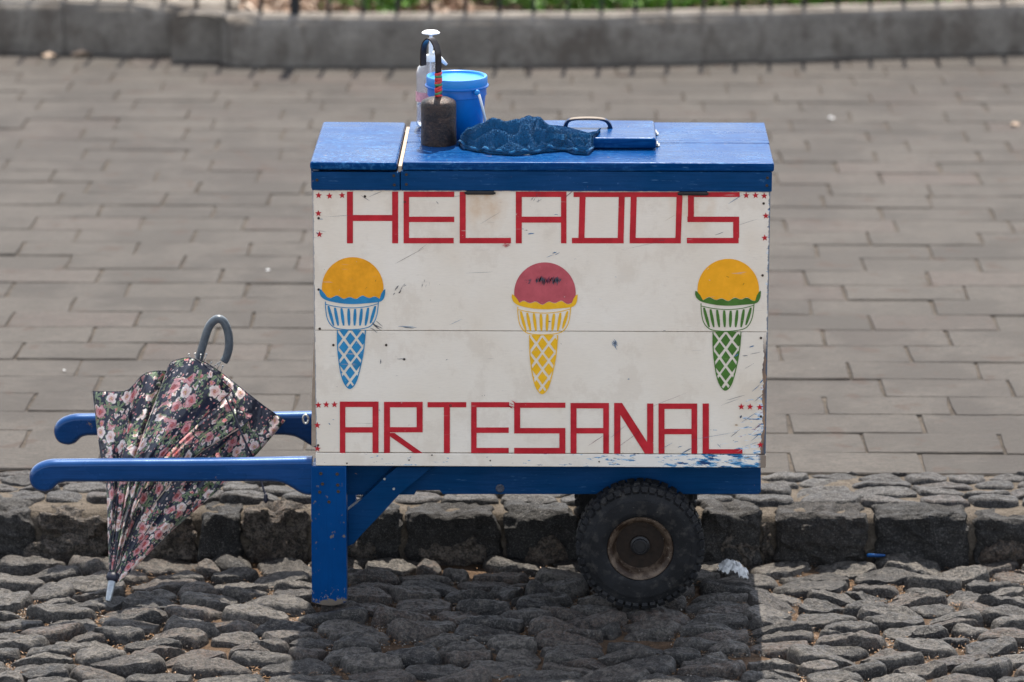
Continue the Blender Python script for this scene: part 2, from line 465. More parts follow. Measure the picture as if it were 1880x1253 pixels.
M_whitepl = m_simple('white_plastic', (0.82, 0.84, 0.85), 0.35, 0, 20, 0.04)
M_bucket = m_simple('blue_plastic', (0.0, 0.13, 0.50), 0.33, 0, 14, 0.12, 0.03)
M_bucketlid = m_simple('light_blue_plastic', (0.002, 0.21, 0.62), 0.35, 0, 14, 0.1, 0.03)
M_handle_grey = m_simple('grey_rubbery_plastic', (0.085, 0.105, 0.125), 0.33, 0, 70, 0.25, 0.06)
M_tape_red = m_simple('red_tape', (0.55, 0.03, 0.03), 0.5, 0, 120, 0.3, 0.5)
M_tape_green = m_simple('green_tape', (0.05, 0.2, 0.09), 0.5, 0, 120, 0.4, 0.5)
M_strap = m_simple('dark_steel_strap', (0.035, 0.03, 0.032), 0.36, 0.75, 60, 0.5)
M_tissue = m_simple('white_tissue', (0.55, 0.56, 0.57), 0.9, 0, 40, 0.05, 0.4)
M_navy = m_simple('navy_piping', (0.012, 0.014, 0.03), 0.55)

def m_iron():
    k = NT('rusty_bell_iron'); p = k.oco
    n = k.noise(p, 55, 6, 0.75); n2 = k.noise(p, 26, 5, 0.7); n3 = k.noise(p, 160, 3, 0.7)
    c = k.mix(k.mapr(n, 0.35, 0.65), (0.016, 0.013, 0.014), (0.06, 0.036, 0.028))
    c = k.mix(k.mapr(n2, 0.5, 0.58, 0, 0.8), c, (0.008, 0.008, 0.011))
    c = k.mix(k.mapr(n3, 0.6, 0.72, 0, 0.6), c, (0.16, 0.1, 0.075))
    return k.fin(c, k.mapr(n, 0.3, 0.7, 0.35, 0.6), k.bump(n3, 0.5, 0.004), 0.3)
M_iron = m_iron()
def m_tyre():
    k = NT('dusty_black_rubber'); p = k.pos
    n = k.noise(p, 12, 5, 0.6); n2 = k.noise(p, 180, 3, 0.7)
    c = k.mix(k.mapr(n, 0.35, 0.7), (0.005, 0.0055, 0.007), (0.015, 0.016, 0.019))
    n3 = k.noise(p, 40, 5, 0.65); c = k.mix(k.mapr(n3, 0.52, 0.68, 0, 0.65), c, (0.05, 0.047, 0.044))
    c = k.mix(k.mapr(n2, 0.68, 0.76, 0, 0.6), c, (0.22, 0.2, 0.18))
    return k.fin(c, 0.7, k.bump(n2, 0.4, 0.003), spec=0.25)
M_tyre = m_tyre()
def m_rim():
    k = NT('rusty_rim'); p = k.pos
    n = k.noise(p, 25, 6, 0.65); n2 = k.noise(p, 200, 3, 0.7)
    c = k.mix(k.mapr(n, 0.44, 0.58), (0.03, 0.016, 0.009), (0.115, 0.082, 0.058))
    c = k.mix(k.mapr(n2, 0.64, 0.72, 0, 0.8), c, (0.5, 0.45, 0.38))
    return k.fin(c, 0.55, k.bump(n, 0.4, 0.004), 0.3)
M_rim = m_rim()
M_hubdark = m_simple('greasy_dark_hub', (0.016, 0.009, 0.006), 0.5, 0.4, 60, 0.5, 0.4)
def m_towel():
    k = NT('blue_terry_cloth'); p = k.oco
    n = k.noise(p, 260, 2, 0.7); n1 = k.noise(p, 40, 4, 0.6)
    r = k.n('NewGeometry').outputs['Random Per Island']
    c = k.mix(r, (0.002, 0.04, 0.12), (0.02, 0.165, 0.36))
    c = k.mix(k.mapr(n1, 0.4, 0.7, 0, 0.5), c, (0.008, 0.085, 0.21))
    return k.fin(c, 0.95, k.bump(n, 0.6, 0.004), spec=0.15, **{'Sheen Weight': 0.15, 'Sheen Roughness': 0.5})
M_towel = m_towel()
def m_bottle():
    k = NT('clear_bottle_plastic'); 
    return k.fin((0.93, 0.95, 1.0), 0.08, spec=0.5, **{'Transmission Weight': 0.92, 'IOR': 1.3})
M_bottle = m_bottle()
M_gel = NT('clear_gel').fin((0.95, 0.96, 1.0), 0.02, **{'Transmission Weight': 1.0, 'IOR': 1.33})
def m_leaf(name, a, b_):
    k = NT(name); r = k.n('NewGeometry').outputs['Random Per Island']
    c = k.mix(r, a, b_)
    return k.fin(c, 0.5, spec=0.3, **{'Subsurface Weight': 0.0})
M_leaf = m_leaf('ground_cover_leaf', (0.035, 0.12, 0.01), (0.12, 0.27, 0.025))
M_straw = m_leaf('dry_straw', (0.05, 0.024, 0.009), (0.28, 0.155, 0.07))
M_pebble = m_leaf('grit', (0.1, 0.09, 0.08), (0.42, 0.39, 0.35))
M_dryleaf = m_leaf('dry_leaf', (0.16, 0.075, 0.04), (0.4, 0.3, 0.22))

def m_floral():
    k = NT('navy_floral_fabric')
    uv = k.uv
    wob = k.n('TexNoise', noise_dimensions='2D'); k.set(wob.inputs['Vector'], uv); wob.inputs['Scale'].default_value = 75
    uvd = k.vmath('ADD', uv, k.vmath('SCALE', k.vmath('SUBTRACT', wob.outputs[1], (0.5, 0.5, 0.5)), scale=0.010))
    cluster = k.noise(uv, 13, 1, 0.4, dim='2D')
    base = k.mix(k.mapr(k.noise(uv, 500, 1, 0.5, dim='2D'), 0.4, 0.6), (0.016, 0.020, 0.042), (0.030, 0.035, 0.066))
    col = base
    def layer(scale, off, thr, petals, size, palette, leafcol=None, leafsize=0.0, cmin=0.0, nl=5):
        nonlocal col
        v = k.vmath('ADD', uvd, off)
        vo = k.voro(v, scale, 'F1', 0.8, '2D')
        dl = k.vmath('SUBTRACT', k.vmath('SCALE', v, scale=scale), k.vmath('SCALE', vo.outputs['Position'], scale=scale))
        sp = k.n('SeparateXYZ'); k.set(sp.inputs[0], dl)
        sc = k.n('SeparateXYZ'); k.set(sc.inputs[0], vo.outputs['Color'])
        ang = k.math('ADD', k.math('ARCTAN2', sp.outputs[1], sp.outputs[0]), k.math('MULTIPLY', sc.outputs[1], 6.28))
        r = vo.outputs['Distance']
        here = k.math('MULTIPLY', k.math('GREATER_THAN', sc.outputs[0], thr), k.math('GREATER_THAN', k.math('ADD', cluster, k.math('MULTIPLY', sc.outputs[2], 0.12)), cmin))
        if leafcol:
            lf = k.math('MULTIPLY', k.math('POWER', k.math('ABSOLUTE', k.math('COSINE', k.math('MULTIPLY', ang, nl / 2))), 1.6), leafsize)
            lm = k.math('MULTIPLY', k.mapr(k.math('SUBTRACT', lf, r), -0.005, 0.02), k.math('GREATER_THAN', k.math('ADD', cluster, k.math('MULTIPLY', sc.outputs[2], 0.12)), cmin - .02))
            vein = k.math('MULTIPLY', k.math('ABSOLUTE', k.math('SINE', k.math('MULTIPLY', ang, nl / 2 * 3))), 0.8)
            lc = k.mix(vein, leafcol, (0.34, 0.42, 0.24))
            col = k.mix(lm, col, lc)
        edge = k.math('MULTIPLY', k.math('ADD', 0.8, k.math('MULTIPLY', k.math('ABSOLUTE', k.math('COSINE', k.math('MULTIPLY', ang, petals / 2))), 0.25)), size)
        m = k.math('MULTIPLY', k.mapr(k.math('SUBTRACT', edge, r), -0.01, 0.015), here)
        rr = k.math('DIVIDE', r, size)
        sw = k.math('MULTIPLY', k.math('SINE', k.math('ADD', k.math('MULTIPLY', ang, 3.0), k.math('MULTIPLY', rr, 16.0))), 0.16)
        t = k.math('ADD', rr, sw, clamp=True)
        pc = k.ramp(t, palette)
        alt = k.ramp(t, [(0.0, (0.6, 0.42, 0.1)), (0.2, (0.62, 0.3, 0.28)), (0.5, (0.86, 0.68, 0.64)), (1.0, (0.92, 0.87, 0.84))])
        pc = k.mix(k.math('GREATER_THAN', sc.outputs[2], 0.5), pc, alt)
        col = k.mix(m, col, pc)
    rose = [(0.0, (0.75, 0.2, 0.12)), (0.18, (0.42, 0.06, 0.08)), (0.45, (0.6, 0.2, 0.22)), (0.75, (0.8, 0.5, 0.5)), (1.0, (0.55, 0.22, 0.25))]
    small = [(0.0, (0.85, 0.6, 0.2)), (0.35, (0.6, 0.12, 0.16)), (1.0, (0.75, 0.4, 0.42))]
    layer(125, (3.1, 1.2, 0), 0.72, 4, 0.30, small)
    layer(52, (1.3, 5.2, 0), 0.50, 5, 0.37, small, (0.085, 0.15, 0.075), 0.42, 0.47, 3)
    layer(27, (0.3, 0.2, 0), 0.24, 5, 0.44, rose, (0.09, 0.165, 0.08), 0.56, 0.46, 5)
    cr = k.noise(uv, 9, 4, 0.6, dim='2D')
    b = k.bump(cr, 0.6, 0.03); b = k.bump(k.noise(k.mapping(uv, scale=(1, 0.15, 1)), 60, 3, 0.5, dim='2D'), 0.3, 0.006, b)
    k.fin(col, 0.36, b, spec=0.7, **{'Sheen Weight': 0.35, 'Sheen Roughness': 0.3})
    tr = k.n('BsdfTranslucent'); k.set(tr.inputs[0], col)
    mx = k.n('MixShader'); mx.inputs[0].default_value = 0.28
    k.t.links.new(k.b.outputs[0], mx.inputs[1]); k.t.links.new(tr.outputs[0], mx.inputs[2]); k.t.links.new(mx.outputs[0], k.out.inputs[0])
    return k.m
M_floral = m_floral()

# ------------------------------------------------------------------ ground: sheets
def sheet(name, pts, z, mat, nx=1, ny=1, amp=0.0, label=None):
    x0, y0, x1, y1 = pts
    bm = bmesh.new()
    g = [[bm.verts.new((x0 + (x1 - x0) * i / nx, y0 + (y1 - y0) * j / ny,
            z + (amp * fbm((x0 + (x1 - x0) * i / nx) * Vector((9, 0, 0)) + Vector((0, 9 * (y0 + (y1 - y0) * j / ny), 0)), 3) if amp else 0))) for j in range(ny + 1)] for i in range(nx + 1)]
    for i in range(nx):
        for j in range(ny):
            bm.faces.new((g[i][j], g[i + 1][j], g[i + 1][j + 1], g[i][j + 1]))
    o = obj(name, bm, mat)
    return tag(o, label, None, None, 'structure')
KY = 0.43      # kerb face
ground = sheet('ground', (-300, -300, 300, 300), -0.09, M_soil, label='brown earth reaching far beyond the street')
road = sheet('road', (-7, -8, 7, KY + 0.08), -0.028, M_dirt, 260, 160, 0.018, 'road bed of brown dirt holding the grey cobbles')
ZK, ZS = 0.118, 0.130     # kerb top and pavement top
pavement = sheet('pavement', (-9, 0.80, 9, 7.9), ZS - 0.0055, M_joint, 1, 1, 0, 'grey pavement of concrete blocks laid in rows')

# ------------------------------------------------------------------ Voronoi stones
def clip(poly, nx, ny, c):
    out = []
    n = len(poly)
    for i in range(n):
        a, b = poly[i], poly[(i + 1) % n]
        da = a[0] * nx + a[1] * ny - c; db = b[0] * nx + b[1] * ny - c
        if da <= 0: out.append(a)
        if (da < 0 and db > 0) or (da > 0 and db < 0):
            t = da / (da - db); out.append((a[0] + (b[0] - a[0]) * t, a[1] + (b[1] - a[1]) * t))
    return out
def cells(seeds, aspect, ybounds, gap):
    # Voronoi in a space where y is stretched by `aspect`; returns (centre, polygon)
    res = []
    pts = [(x, y * aspect) for x, y in seeds]
    for i, p in enumerate(pts):
        R = 0.5
        poly = [(p[0] - R, p[1] - R), (p[0] + R, p[1] - R), (p[0] + R, p[1] + R), (p[0] - R, p[1] + R)]
        for j, q in enumerate(pts):
            if i == j: continue
            dx, dy = q[0] - p[0], q[1] - p[1]
            L = math.hypot(dx, dy)
            if L > 0.7: continue
            nx, ny = dx / L, dy / L
            c = (p[0] * nx + p[1] * ny) + L / 2 - gap / 2
            poly = clip(poly, nx, ny, c)
            if not poly: break
        if not poly: continue
        poly = [(x, y / aspect) for x, y in poly]
        poly = clip(poly, 0, 1, ybounds[1]); poly = clip(poly, 0, -1, -ybounds[0])
        if len(poly) < 3: continue
        res.append(poly)
    return res
def smooth_outline(poly, n, it=2):
    P = poly
    for _ in range(it):
        Q = []
        for i in range(len(P)):
            a, b = P[i], P[(i + 1) % len(P)]
            Q.append((a[0] * .78 + b[0] * .22, a[1] * .78 + b[1] * .22)); Q.append((a[0] * .22 + b[0] * .78, a[1] * .22 + b[1] * .78))
        P = Q
    L = [0]
    for i in range(len(P)):
        a, b = P[i], P[(i + 1) % len(P)]; L.append(L[-1] + math.hypot(b[0] - a[0], b[1] - a[1]))
    out = []
    k = 0
    for i in range(n):
        t = L[-1] * i / n
        while L[k + 1] < t: k += 1
        a, b = P[k % len(P)], P[(k + 1) % len(P)]; f = (t - L[k]) / max(1e-9, L[k + 1] - L[k])
        out.append((a[0] + (b[0] - a[0]) * f, a[1] + (b[1] - a[1]) * f))
    return out
def stone_mesh(bm, poly, h, depth, n=36, rings=8, power=3.2, rough=0.006, tilt=0.0, zbase=0.0, seed=0.0, it=2):
    out = smooth_outline(poly, n, it)
    c0x = sum(p[0] for p in out) / n; c0y = sum(p[1] for p in out) / n
    out = [(c0x + (x - c0x) * (1 + .10 * noise.noise(Vector((x * 22, y * 28, seed)))), c0y + (y - c0y) * (1 + .14 * noise.noise(Vector((x * 22, y * 28, seed + 9))))) for x, y in out]
    cx = sum(p[0] for p in out) / n; cy = sum(p[1] for p in out) / n
    tx, ty = random.uniform(-tilt, tilt), random.uniform(-tilt, tilt * 0.6)
    ox, oy = random.uniform(-.25, .25), random.uniform(-.2, .3)
    hx_ = max(abs(p[0] - cx) for p in out); hy_ = max(abs(p[1] - cy) for p in out)
    facets = []
    for _ in range(random.choice((1, 2, 3))):
        an = random.uniform(0, 6.28); sl = random.uniform(.15, .6) * h / max(hx_ * abs(math.cos(an)) + hy_ * abs(math.sin(an)), .02)
        facets.append((math.cos(an) * sl, math.sin(an) * sl, zbase + h * random.uniform(.72, .98)))
    def shape(px, py, s, z):
        for fx, fy, f0 in facets: 
            zf = f0 + (px - cx) * fx + (py - cy) * fy
            if z > zf: z = zf + (z - zf) * .04
        q = Vector((px * 16 + seed, py * 22 - seed, seed * 1.7))
        q2 = Vector((px * 45 + seed, py * 55 - seed, z * 40))
        w = fbm(q, 3) * rough * 1.6 + fbm(q2, 4) * rough * 1.5
        f = abs(noise.noise(q * 0.8 + Vector((5, 5, 5)))) * rough * 1.8
        w += .0016 * noise.noise(Vector((px * 130, py * 130, seed)))
        return z + (w - f) * (0.35 + 0.65 * (1 - s ** 4)) + (px - cx) * tx + (py - cy) * ty
    rg = []
    vb = [bm.verts.new((cx + (x - cx) * 1.0, cy + (y - cy) * 1.0, zbase - depth)) for x, y in out]
    rg.append(vb)
    for r in range(rings):
        s = 1 - (r / rings) ** 1.35
        hh = h * (1 - s ** power) ** 0.55
        ring = []
        for i, (x, y) in enumerate(out):
            wob = 1 + 0.05 * noise.noise(Vector((x * 30, y * 30, seed + r * .3)))
            px = cx + (x - cx) * s * wob + ox * 0.02 * (1 - s); py = cy + (y - cy) * s * wob + oy * 0.02 * (1 - s)
            ring.append(bm.verts.new((px, py, shape(px, py, s, zbase + hh - 0.004))))
        rg.append(ring)
    top = bm.verts.new((cx + ox * .02, cy + oy * .02, shape(cx, cy, 0, zbase + h - 0.004)))
    for a, b in zip(rg, rg[1:]):
        for i in range(n):
            bm.faces.new((a[i], a[(i + 1) % n], b[(i + 1) % n], b[i]))
    for i in range(n):
        bm.faces.new((rg[-1][i], rg[-1][(i + 1) % n], top))
    return cx, cy

# ---- cobbles
seeds = []
y = KY - 0.045; row = 0
while y > -2.3:
    pitch = random.uniform(0.060, 0.092)
    x = -3.2 + random.uniform(0, 0.15)
    while x < 3.2:
        w = random.uniform(0.095, 0.25)
        seeds.append((x + w / 2, y - pitch / 2 + random.uniform(-.026, .026)))
        if random.random() < 0.14:
            seeds.append((x + w / 2 + random.uniform(-.06, .06), y - pitch / 2 + random.choice((-.045, .045))))
        x += w
    y -= pitch
cob = cells(seeds, 1.75, (-2.35, KY - 0.006), 0.009)
cob.sort(key=lambda P_: sum(q[1] for q in P_) / len(P_))
edges_xy = []
bm_far = bmesh.new(); ncob = 0
def in_view_ground(cx, cy, z, m=60):
    d = Vector((cx, cy, z)) - CAM
    zc = d.dot(fwd); u = 940 + FPX * d.dot(rgt) / zc; v = 626.5 - FPX * d.dot(upv) / zc
    return -m < u < 1880 + m and v < 1253 + m
for poly in cob:
    cx = sum(p[0] for p in poly) / len(poly); cy = sum(p[1] for p in poly) / len(poly)
    ar = abs(sum(poly[i][0] * poly[(i + 1) % len(poly)][1] - poly[(i + 1) % len(poly)][0] * poly[i][1] for i in range(len(poly)))) / 2
    for i in range(len(poly)): edges_xy.append((poly[i], poly[(i + 1) % len(poly)]))
    if ar < 0.0022 or random.random() < .025: continue
    near = in_view_ground(cx, cy, 0)
    h = random.uniform(0.034, 0.058)
    if near and ncob < 300:
        bm = bmesh.new()
        stone_mesh(bm, poly, h, 0.03, 62, 16, random.uniform(5, 13), 0.0058, 0.17, -0.036, random.uniform(0, 90))
        o = obj('cobblestone', bm, M_cobble)
        sharp(o, 38)
        o.data.transform(Matrix.Translation((-cx, -cy, 0))); o.location = (cx, cy, 0); o.parent = road
        ncob += 1
    else:
        stone_mesh(bm_far, poly, h, 0.03, 18, 4, 3.0, 0.006, 0.1, -0.033, random.uniform(0, 90))
tag(obj('outlying_cobbles', bm_far, M_cobble, road), 'the rest of the cobbles of the road, nearer the viewer and out to both sides', kind='stuff')

# straw and grit in the joints
bm = bmesh.new(); bg_ = bmesh.new()
for _ in range(80000):
    a, b = random.choice(edges_xy)
    t = random.random()
    x = a[0] + (b[0] - a[0]) * t + random.gauss(0, .010); y = a[1] + (b[1] - a[1]) * t + random.gauss(0, .007)
    if not in_view_ground(x, y, 0, 40): continue
    dens = noise.noise(Vector((x * 2.2, y * 3.5, 4.0)))
    if dens < -0.16 + random.uniform(-.2, .3): continue
    z = -0.024 + 0.018 * fbm(x * Vector((9, 0, 0)) + Vector((0, 9 * y, 0)), 3) + random.uniform(0, 0.008)
    if random.random() < 0.72:
        L = random.uniform(0.002, 0.006) if random.random() < .8 else random.uniform(.006, .014); w = random.uniform(0.0008, 0.002); an = random.uniform(0, 6.28)
        d = Vector((math.cos(an), math.sin(an), random.uniform(-.4, .4))) * L; s = Vector((-math.sin(an), math.cos(an), 0)) * w
        p = Vector((x, y, z))
        v = [bm.verts.new(q) for q in (p - d - s * .4, p - s + Vector((0, 0, .002)), p + d, p + s + Vector((0, 0, .002)))]
        bm.faces.new(v)
    else:
        r = random.uniform(0.001, 0.0035)
        p = Vector((x, y, z))
        vs = [bg_.verts.new(p + Vector(q) * r * random.uniform(.7, 1.2)) for q in ((1, 0, 0), (-1, 0, 0), (0, 1, 0), (0, -1, 0), (0, 0, .8), (0, 0, -.8))]
        for f in ((0, 2, 4), (2, 1, 4), (1, 3, 4), (3, 0, 4), (2, 0, 5), (1, 2, 5), (3, 1, 5), (0, 3, 5)): bg_.faces.new([vs[i] for i in f])
tag(obj('straw_litter', bm, M_straw), 'orange brown straw and needles caught between the cobbles', 'litter', kind='stuff')
tag(obj('grit', bg_, M_pebble), 'pale crumbs of grit lying in the joints between the cobbles', 'grit', kind='stuff')

# ---- kerb
kerb_bm = bmesh.new()
NXK = 420
rowsy = [(KY + 0.022, -0.06), (KY + 0.024, 0.0), (KY + 0.024, 0.03), (KY + 0.026, 0.06), (KY + 0.030, 0.084), (KY + 0.042, ZK - 0.014), (KY + 0.07, ZK - 0.008), (KY + 0.12, ZK - 0.004), (0.62, ZS - 0.012), (0.72, ZS - 0.008), (0.81, ZS - 0.008)]
g = []
for i in range(NXK + 1):
    x = -7 + 14 * i / NXK; col_ = []
    for (yy, zz) in rowsy:
        n_ = fbm((x * 14, yy * 14, zz * 14), 4)
        col_.append(kerb_bm.verts.new((x, yy + n_ * 0.010, zz + n_ * 0.008)))
    g.append(col_)
for i in range(NXK):
    for j in range(len(rowsy) - 1):
        kerb_bm.faces.new((g[i][j], g[i + 1][j], g[i + 1][j + 1], g[i][j + 1]))
kerb = tag(obj('kerb', kerb_bm, M_mortar), 'rough kerb of dark basalt blocks and pale mortar', kind='structure')

def rough_block(lo, hi, n=(14, 8, 8), amp=0.008, round_=5.0, seed=0, sk=0.0, taper=0.0):
    bm = bmesh.new()
    bmesh.ops.create_cube(bm, size=2)
    bmesh.ops.subdivide_edges(bm, edges=bm.edges[:], cuts=15, use_grid_fill=True)
    c = (Vector(lo) + Vector(hi)) / 2; s = (Vector(hi) - Vector(lo)) / 2
    for v in bm.verts:
        p = v.co.copy()
        k = (abs(p.x) ** round_ + abs(p.y) ** round_ + abs(p.z) ** round_) ** (1 / round_)
        p = p / k
        q = Vector((p.x * s.x, p.y * s.y, p.z * s.z))
        q.x *= 1 - taper * (p.z * .5 + .5)
        q.x += sk * q.z
        d = p.normalized()
        w = q * 14 + Vector((seed, seed * 2, seed * 3))
        cellish = (noise.noise(w * .7) * 1.2 + abs(noise.noise(w * 1.3)) * -1.8 * (1.6 if q.z > s.z * .5 else 1) + abs(noise.noise(w * 3.1)) * -0.5 + fbm(w * 6, 3) * 0.5)
        v.co = c + q + Vector((d.x * amp * cellish, d.y * amp * cellish, d.z * amp * cellish * 0.8))
    return bm
# block ends measured along the kerb (photo x), material, top lift, front offset
KB = [(-420, -260, 'g', 0, 0), (-255, -90, 'd', 0, 0), (-84, 62, 'g', 0.0, 0.0), (70, 205, 'p', -0.006, 0.004), (212, 362, 'p', 0.002, 0.002), (366, 442, 'k', 0.004, -0.014), (449, 574, 'p', 0.0, 0.0),
      (580, 655, 'g', 0, 0.006), (660, 735, 'k', -0.004, 0.004), (741, 922, 'g', 0.0, -0.002), (928, 1062, 'k', 0.0, -0.004), (1068, 1178, 'g', 0, 0.004), (1184, 1276, 'g', 0, 0), (1282, 1398, 'd', 0.006, -0.006),
      (1402, 1418, 'p', -0.03, 0.02), (1424, 1592, 'd', 0.004, -0.014), (1606, 1782, 'd', 0.002, -0.012), (1790, 1965, 'd', 0.0, -0.004), (1972, 2150, 'g', 0, 0), (2156, 2300, 'd', 0, 0), (-600, -428, 'd', 0, 0), (2306, 2480, 'g', 0, 0)]
for a, b, mt, lift, dy in KB:
    x0, x1 = PY(a - 4, 980, KY).x, PY(b + 4, 980, KY).x
    bm = rough_block((x0 + .0005, KY - 0.008 + dy, -0.05), (x1 - .0005, KY + random.uniform(0.11, 0.15), ZK + 0.004 + lift + random.uniform(-.008, .010)), amp=0.013 if mt != 'p' else 0.022, round_=random.uniform(5.5, 11) if mt != 'p' else 6, seed=a * .13, sk=random.uniform(-.08, .08), taper=random.uniform(0, .03))
    o = obj('kerb_stone', bm, {'g': M_kerbstone, 'd': M_kerbblack if random.random() < .0 else M_kerbstone, 'k': M_kerbblack, 'p': M_kerbpale}[mt], kerb)
    sharp(o, 34)
    if mt == 'k': o['label'] = 'black basalt kerb stone'
    if mt == 'p': o['label'] = 'kerb stone smeared with pale mortar'
# mortar packed against the foot of the blocks
for a, b in ((40, 200), (210, 360), (455, 560), (760, 900), (960, 1050), (1310, 1400), (1800, 1900), (640, 700), (1080, 1160)):
    x0, x1 = PY(a, 1000, KY).x, PY(b, 1000, KY).x
    bm = rough_block((x0, KY - 0.026, -0.05), (x1, KY + 0.05, random.uniform(0.045, 0.075)), amp=0.016, round_=2.6, seed=a * .3)
    obj('mortar_lump', bm, M_kerbpale, kerb)

# ---- rubble strip behind the kerb
seeds = []
y = KY + 0.105
while y < 0.80:
    pitch = random.uniform(0.05, 0.085); x = -3.0
    while x < 3.0:
        w = random.uniform(0.07, 0.2); seeds.append((x + w / 2, y + pitch / 2 + random.uniform(-.02, .02))); x += w
    y += pitch
rub_far = bmesh.new(); nr = 0
for poly in cells(seeds, 1.7, (KY + 0.100, 0.803), 0.004):
    cx = sum(p[0] for p in poly) / len(poly); cy = sum(p[1] for p in poly) / len(poly)
    d = Vector((cx, cy, ZS)) - CAM; u = 940 + FPX * d.dot(rgt) / d.dot(fwd)
    h = random.uniform(0.021, 0.034)
    if -40 < u < 1920:
        bm = bmesh.new(); stone_mesh(bm, poly, h, 0.02, 34, 9, 12, 0.004, 0.10, ZS - 0.020, random.uniform(0, 90), 1)
        o = obj('rubble_stone', bm, M_rubble); o.data.transform(Matrix.Translation((-cx, -cy, 0))); o.location = (cx, cy, 0); o.parent = kerb; nr += 1
    else:
        stone_mesh(rub_far, poly, h, 0.02, 14, 3, 4.5, 0.004, 0.05, ZS - 0.016, random.uniform(0, 90))
tag(obj('outlying_rubble', rub_far, M_rubble, kerb), 'more flat rubble stones beyond both ends of the strip', kind='stuff')

# ---- pavement blocks
BW, BD = 0.405, 0.2
variants = []
for v in range(14):
    bm = bmesh.new()
    hx, hy = BW / 2 - 0.0050, BD / 2 - 0.0008
    ol = [(-hx + 2 * hx * i / 5, -hy) for i in range(5)] + [(hx, -hy), (hx, 0)] + [(hx - 2 * hx * i / 5, hy) for i in range(5)] + [(-hx, hy), (-hx, 0)]
    ol = [(x + random.uniform(-.004, .004), y + random.uniform(-.0026, .0022) * (1 if y < 0 else -1)) for x, y in ol]
    lo_ = [bm.verts.new((x, y, -.03)) for x, y in ol]; mid_ = [bm.verts.new((x, y, -.0035 + random.uniform(-.001, .0005))) for x, y in ol]
    up_ = [bm.verts.new((x * .988 - math.copysign(.0, x), y * .965, random.uniform(-.0008, .0004))) for x, y in ol]
    nn_ = len(ol)
    for a_, b_2 in ((lo_, mid_), (mid_, up_)):
        for i in range(nn_): bm.faces.new((a_[i], a_[(i + 1) % nn_], b_2[(i + 1) % nn_], b_2[i]))
    bm.faces.new(up_); bm.faces.new(lo_[::-1])
    me = bpy.data.meshes.new('paving_block'); bmesh.ops.recalc_face_normals(bm, faces=bm.faces); bm.to_mesh(me); bm.free()
    me.materials.append(M_paver); variants.append(me)
blocks = []
y = 0.80 + BD / 2 + .004; r = 0
while y < 7.75:
    off = (0.5 * BW if r % 2 else 0) + random.uniform(-.07, .07)
    x = -5.3 + off
    while x < 5.2:
        w = BW * random.choice((.94, .98, 1, 1, 1, 1.02, 1.05))
        blocks.append((x + w / 2, y + random.uniform(-.0015, .0015), w / BW)); x += w
    y += BD; r += 1
def far_kerb_line(x):     # y of the far kerb's foot along x
    return FK(x)
FKP = [PZ(-60, 95, ZS), PZ(120, 98, ZS), PZ(260, 103, ZS), PZ(412, 113, ZS), PZ(424, 119, ZS), PZ(440, 122, ZS), PZ(700, 123, ZS), PZ(1100, 120, ZS), PZ(1400, 112, ZS), PZ(1640, 104, ZS), PZ(1880, 97, ZS), PZ(2100, 88, ZS)]
FKP = [Vector((-6.5, FKP[0].y + 0.5, ZS))] + FKP + [Vector((6.5, FKP[-1].y + 0.6, ZS))]
def FK(x):
    for a, b in zip(FKP, FKP[1:]):
        if a.x <= x <= b.x: return a.y + (b.y - a.y) * (x - a.x) / (b.x - a.x)
    return FKP[-1].y
cand = []
rest = bmesh.new()
for x, y, sc_ in blocks:
    if y - 0.1 > FK(x) + 0.05: continue
    d = Vector((x, y, ZS)) - CAM; zc = d.dot(fwd); u = 940 + FPX * d.dot(rgt) / zc
    hw = BW / 2 * FPX / zc
    vis = u + hw > 0 and u - hw < 1880
    cand.append((not vis, zc, x, y, sc_))
cand.sort()
for i, (inv, zc, x, y, sc_) in enumerate(cand):
    zz = ZS + random.uniform(-.0025, .0025); me = random.choice(variants); rz = random.uniform(-.008, .008) + (math.pi if random.random() < .5 else 0)
    tlt = (random.uniform(-.008, .008), random.uniform(-.005, .005))
    if i < 300 and not inv:
        o = link(bpy.data.objects.new('paving_block', me)); o.location = (x, y, zz); o.rotation_euler = (tlt[0], tlt[1], rz); o.scale.x = sc_; o.parent = pavement
    else:
        nv = len(rest.verts)
        rest.from_mesh(me); rest.verts.ensure_lookup_table()
        bmesh.ops.transform(rest, matrix=Matrix.Translation((x, y, zz)) @ Matrix.Rotation(rz, 4, 'Z') @ Matrix.Diagonal((sc_, 1, 1, 1)), verts=rest.verts[nv:])
tag(obj('outlying_paving', rest, M_paver, pavement, smooth=False), 'the rest of the paving blocks, along the far kerb and out to both sides', kind='stuff')

# ------------------------------------------------------------------ far kerb, bed, fence
def far_kerb(name, pts, h, label):
    P = catmull(pts, 8)
    prof = [(0.0, -0.05), (0.0, 0.08), (0.006, h - 0.045), (0.018, h - 0.015), (0.05, h), (0.12, h + 0.004), (0.20, h - 0.003), (0.225, h - 0.03), (0.23, -0.1)]
    bm = bmesh.new(); g = []
    for i, p in enumerate(P):
        t = (P[min(i + 1, len(P) - 1)] - P[max(i - 1, 0)]).normalized(); nrm = Vector((-t.y, t.x, 0))
        if nrm.y < 0: nrm = -nrm
        g.append([bm.verts.new(p + nrm * (a + 0.006 * fbm((p.x * 3, a * 8, b * 8), 2)) + Vector((0, 0, b))) for a, b in prof])
    for i in range(len(P) - 1):
        for j in range(len(prof) - 1): bm.faces.new((g[i][j], g[i + 1][j], g[i + 1][j + 1], g[i][j + 1]))
    bm.faces.new(g[0]); bm.faces.new(g[-1][::-1])
    o = obj(name, bm, M_concrete)
    sharp(o, 60)
    return tag(o, label, kind='structure')
FH = 0.215
left_pts = [p.copy() for p in FKP[:5]]; left_pts[-1] = left_pts[-1] + Vector((0.06, 0.16, 0))
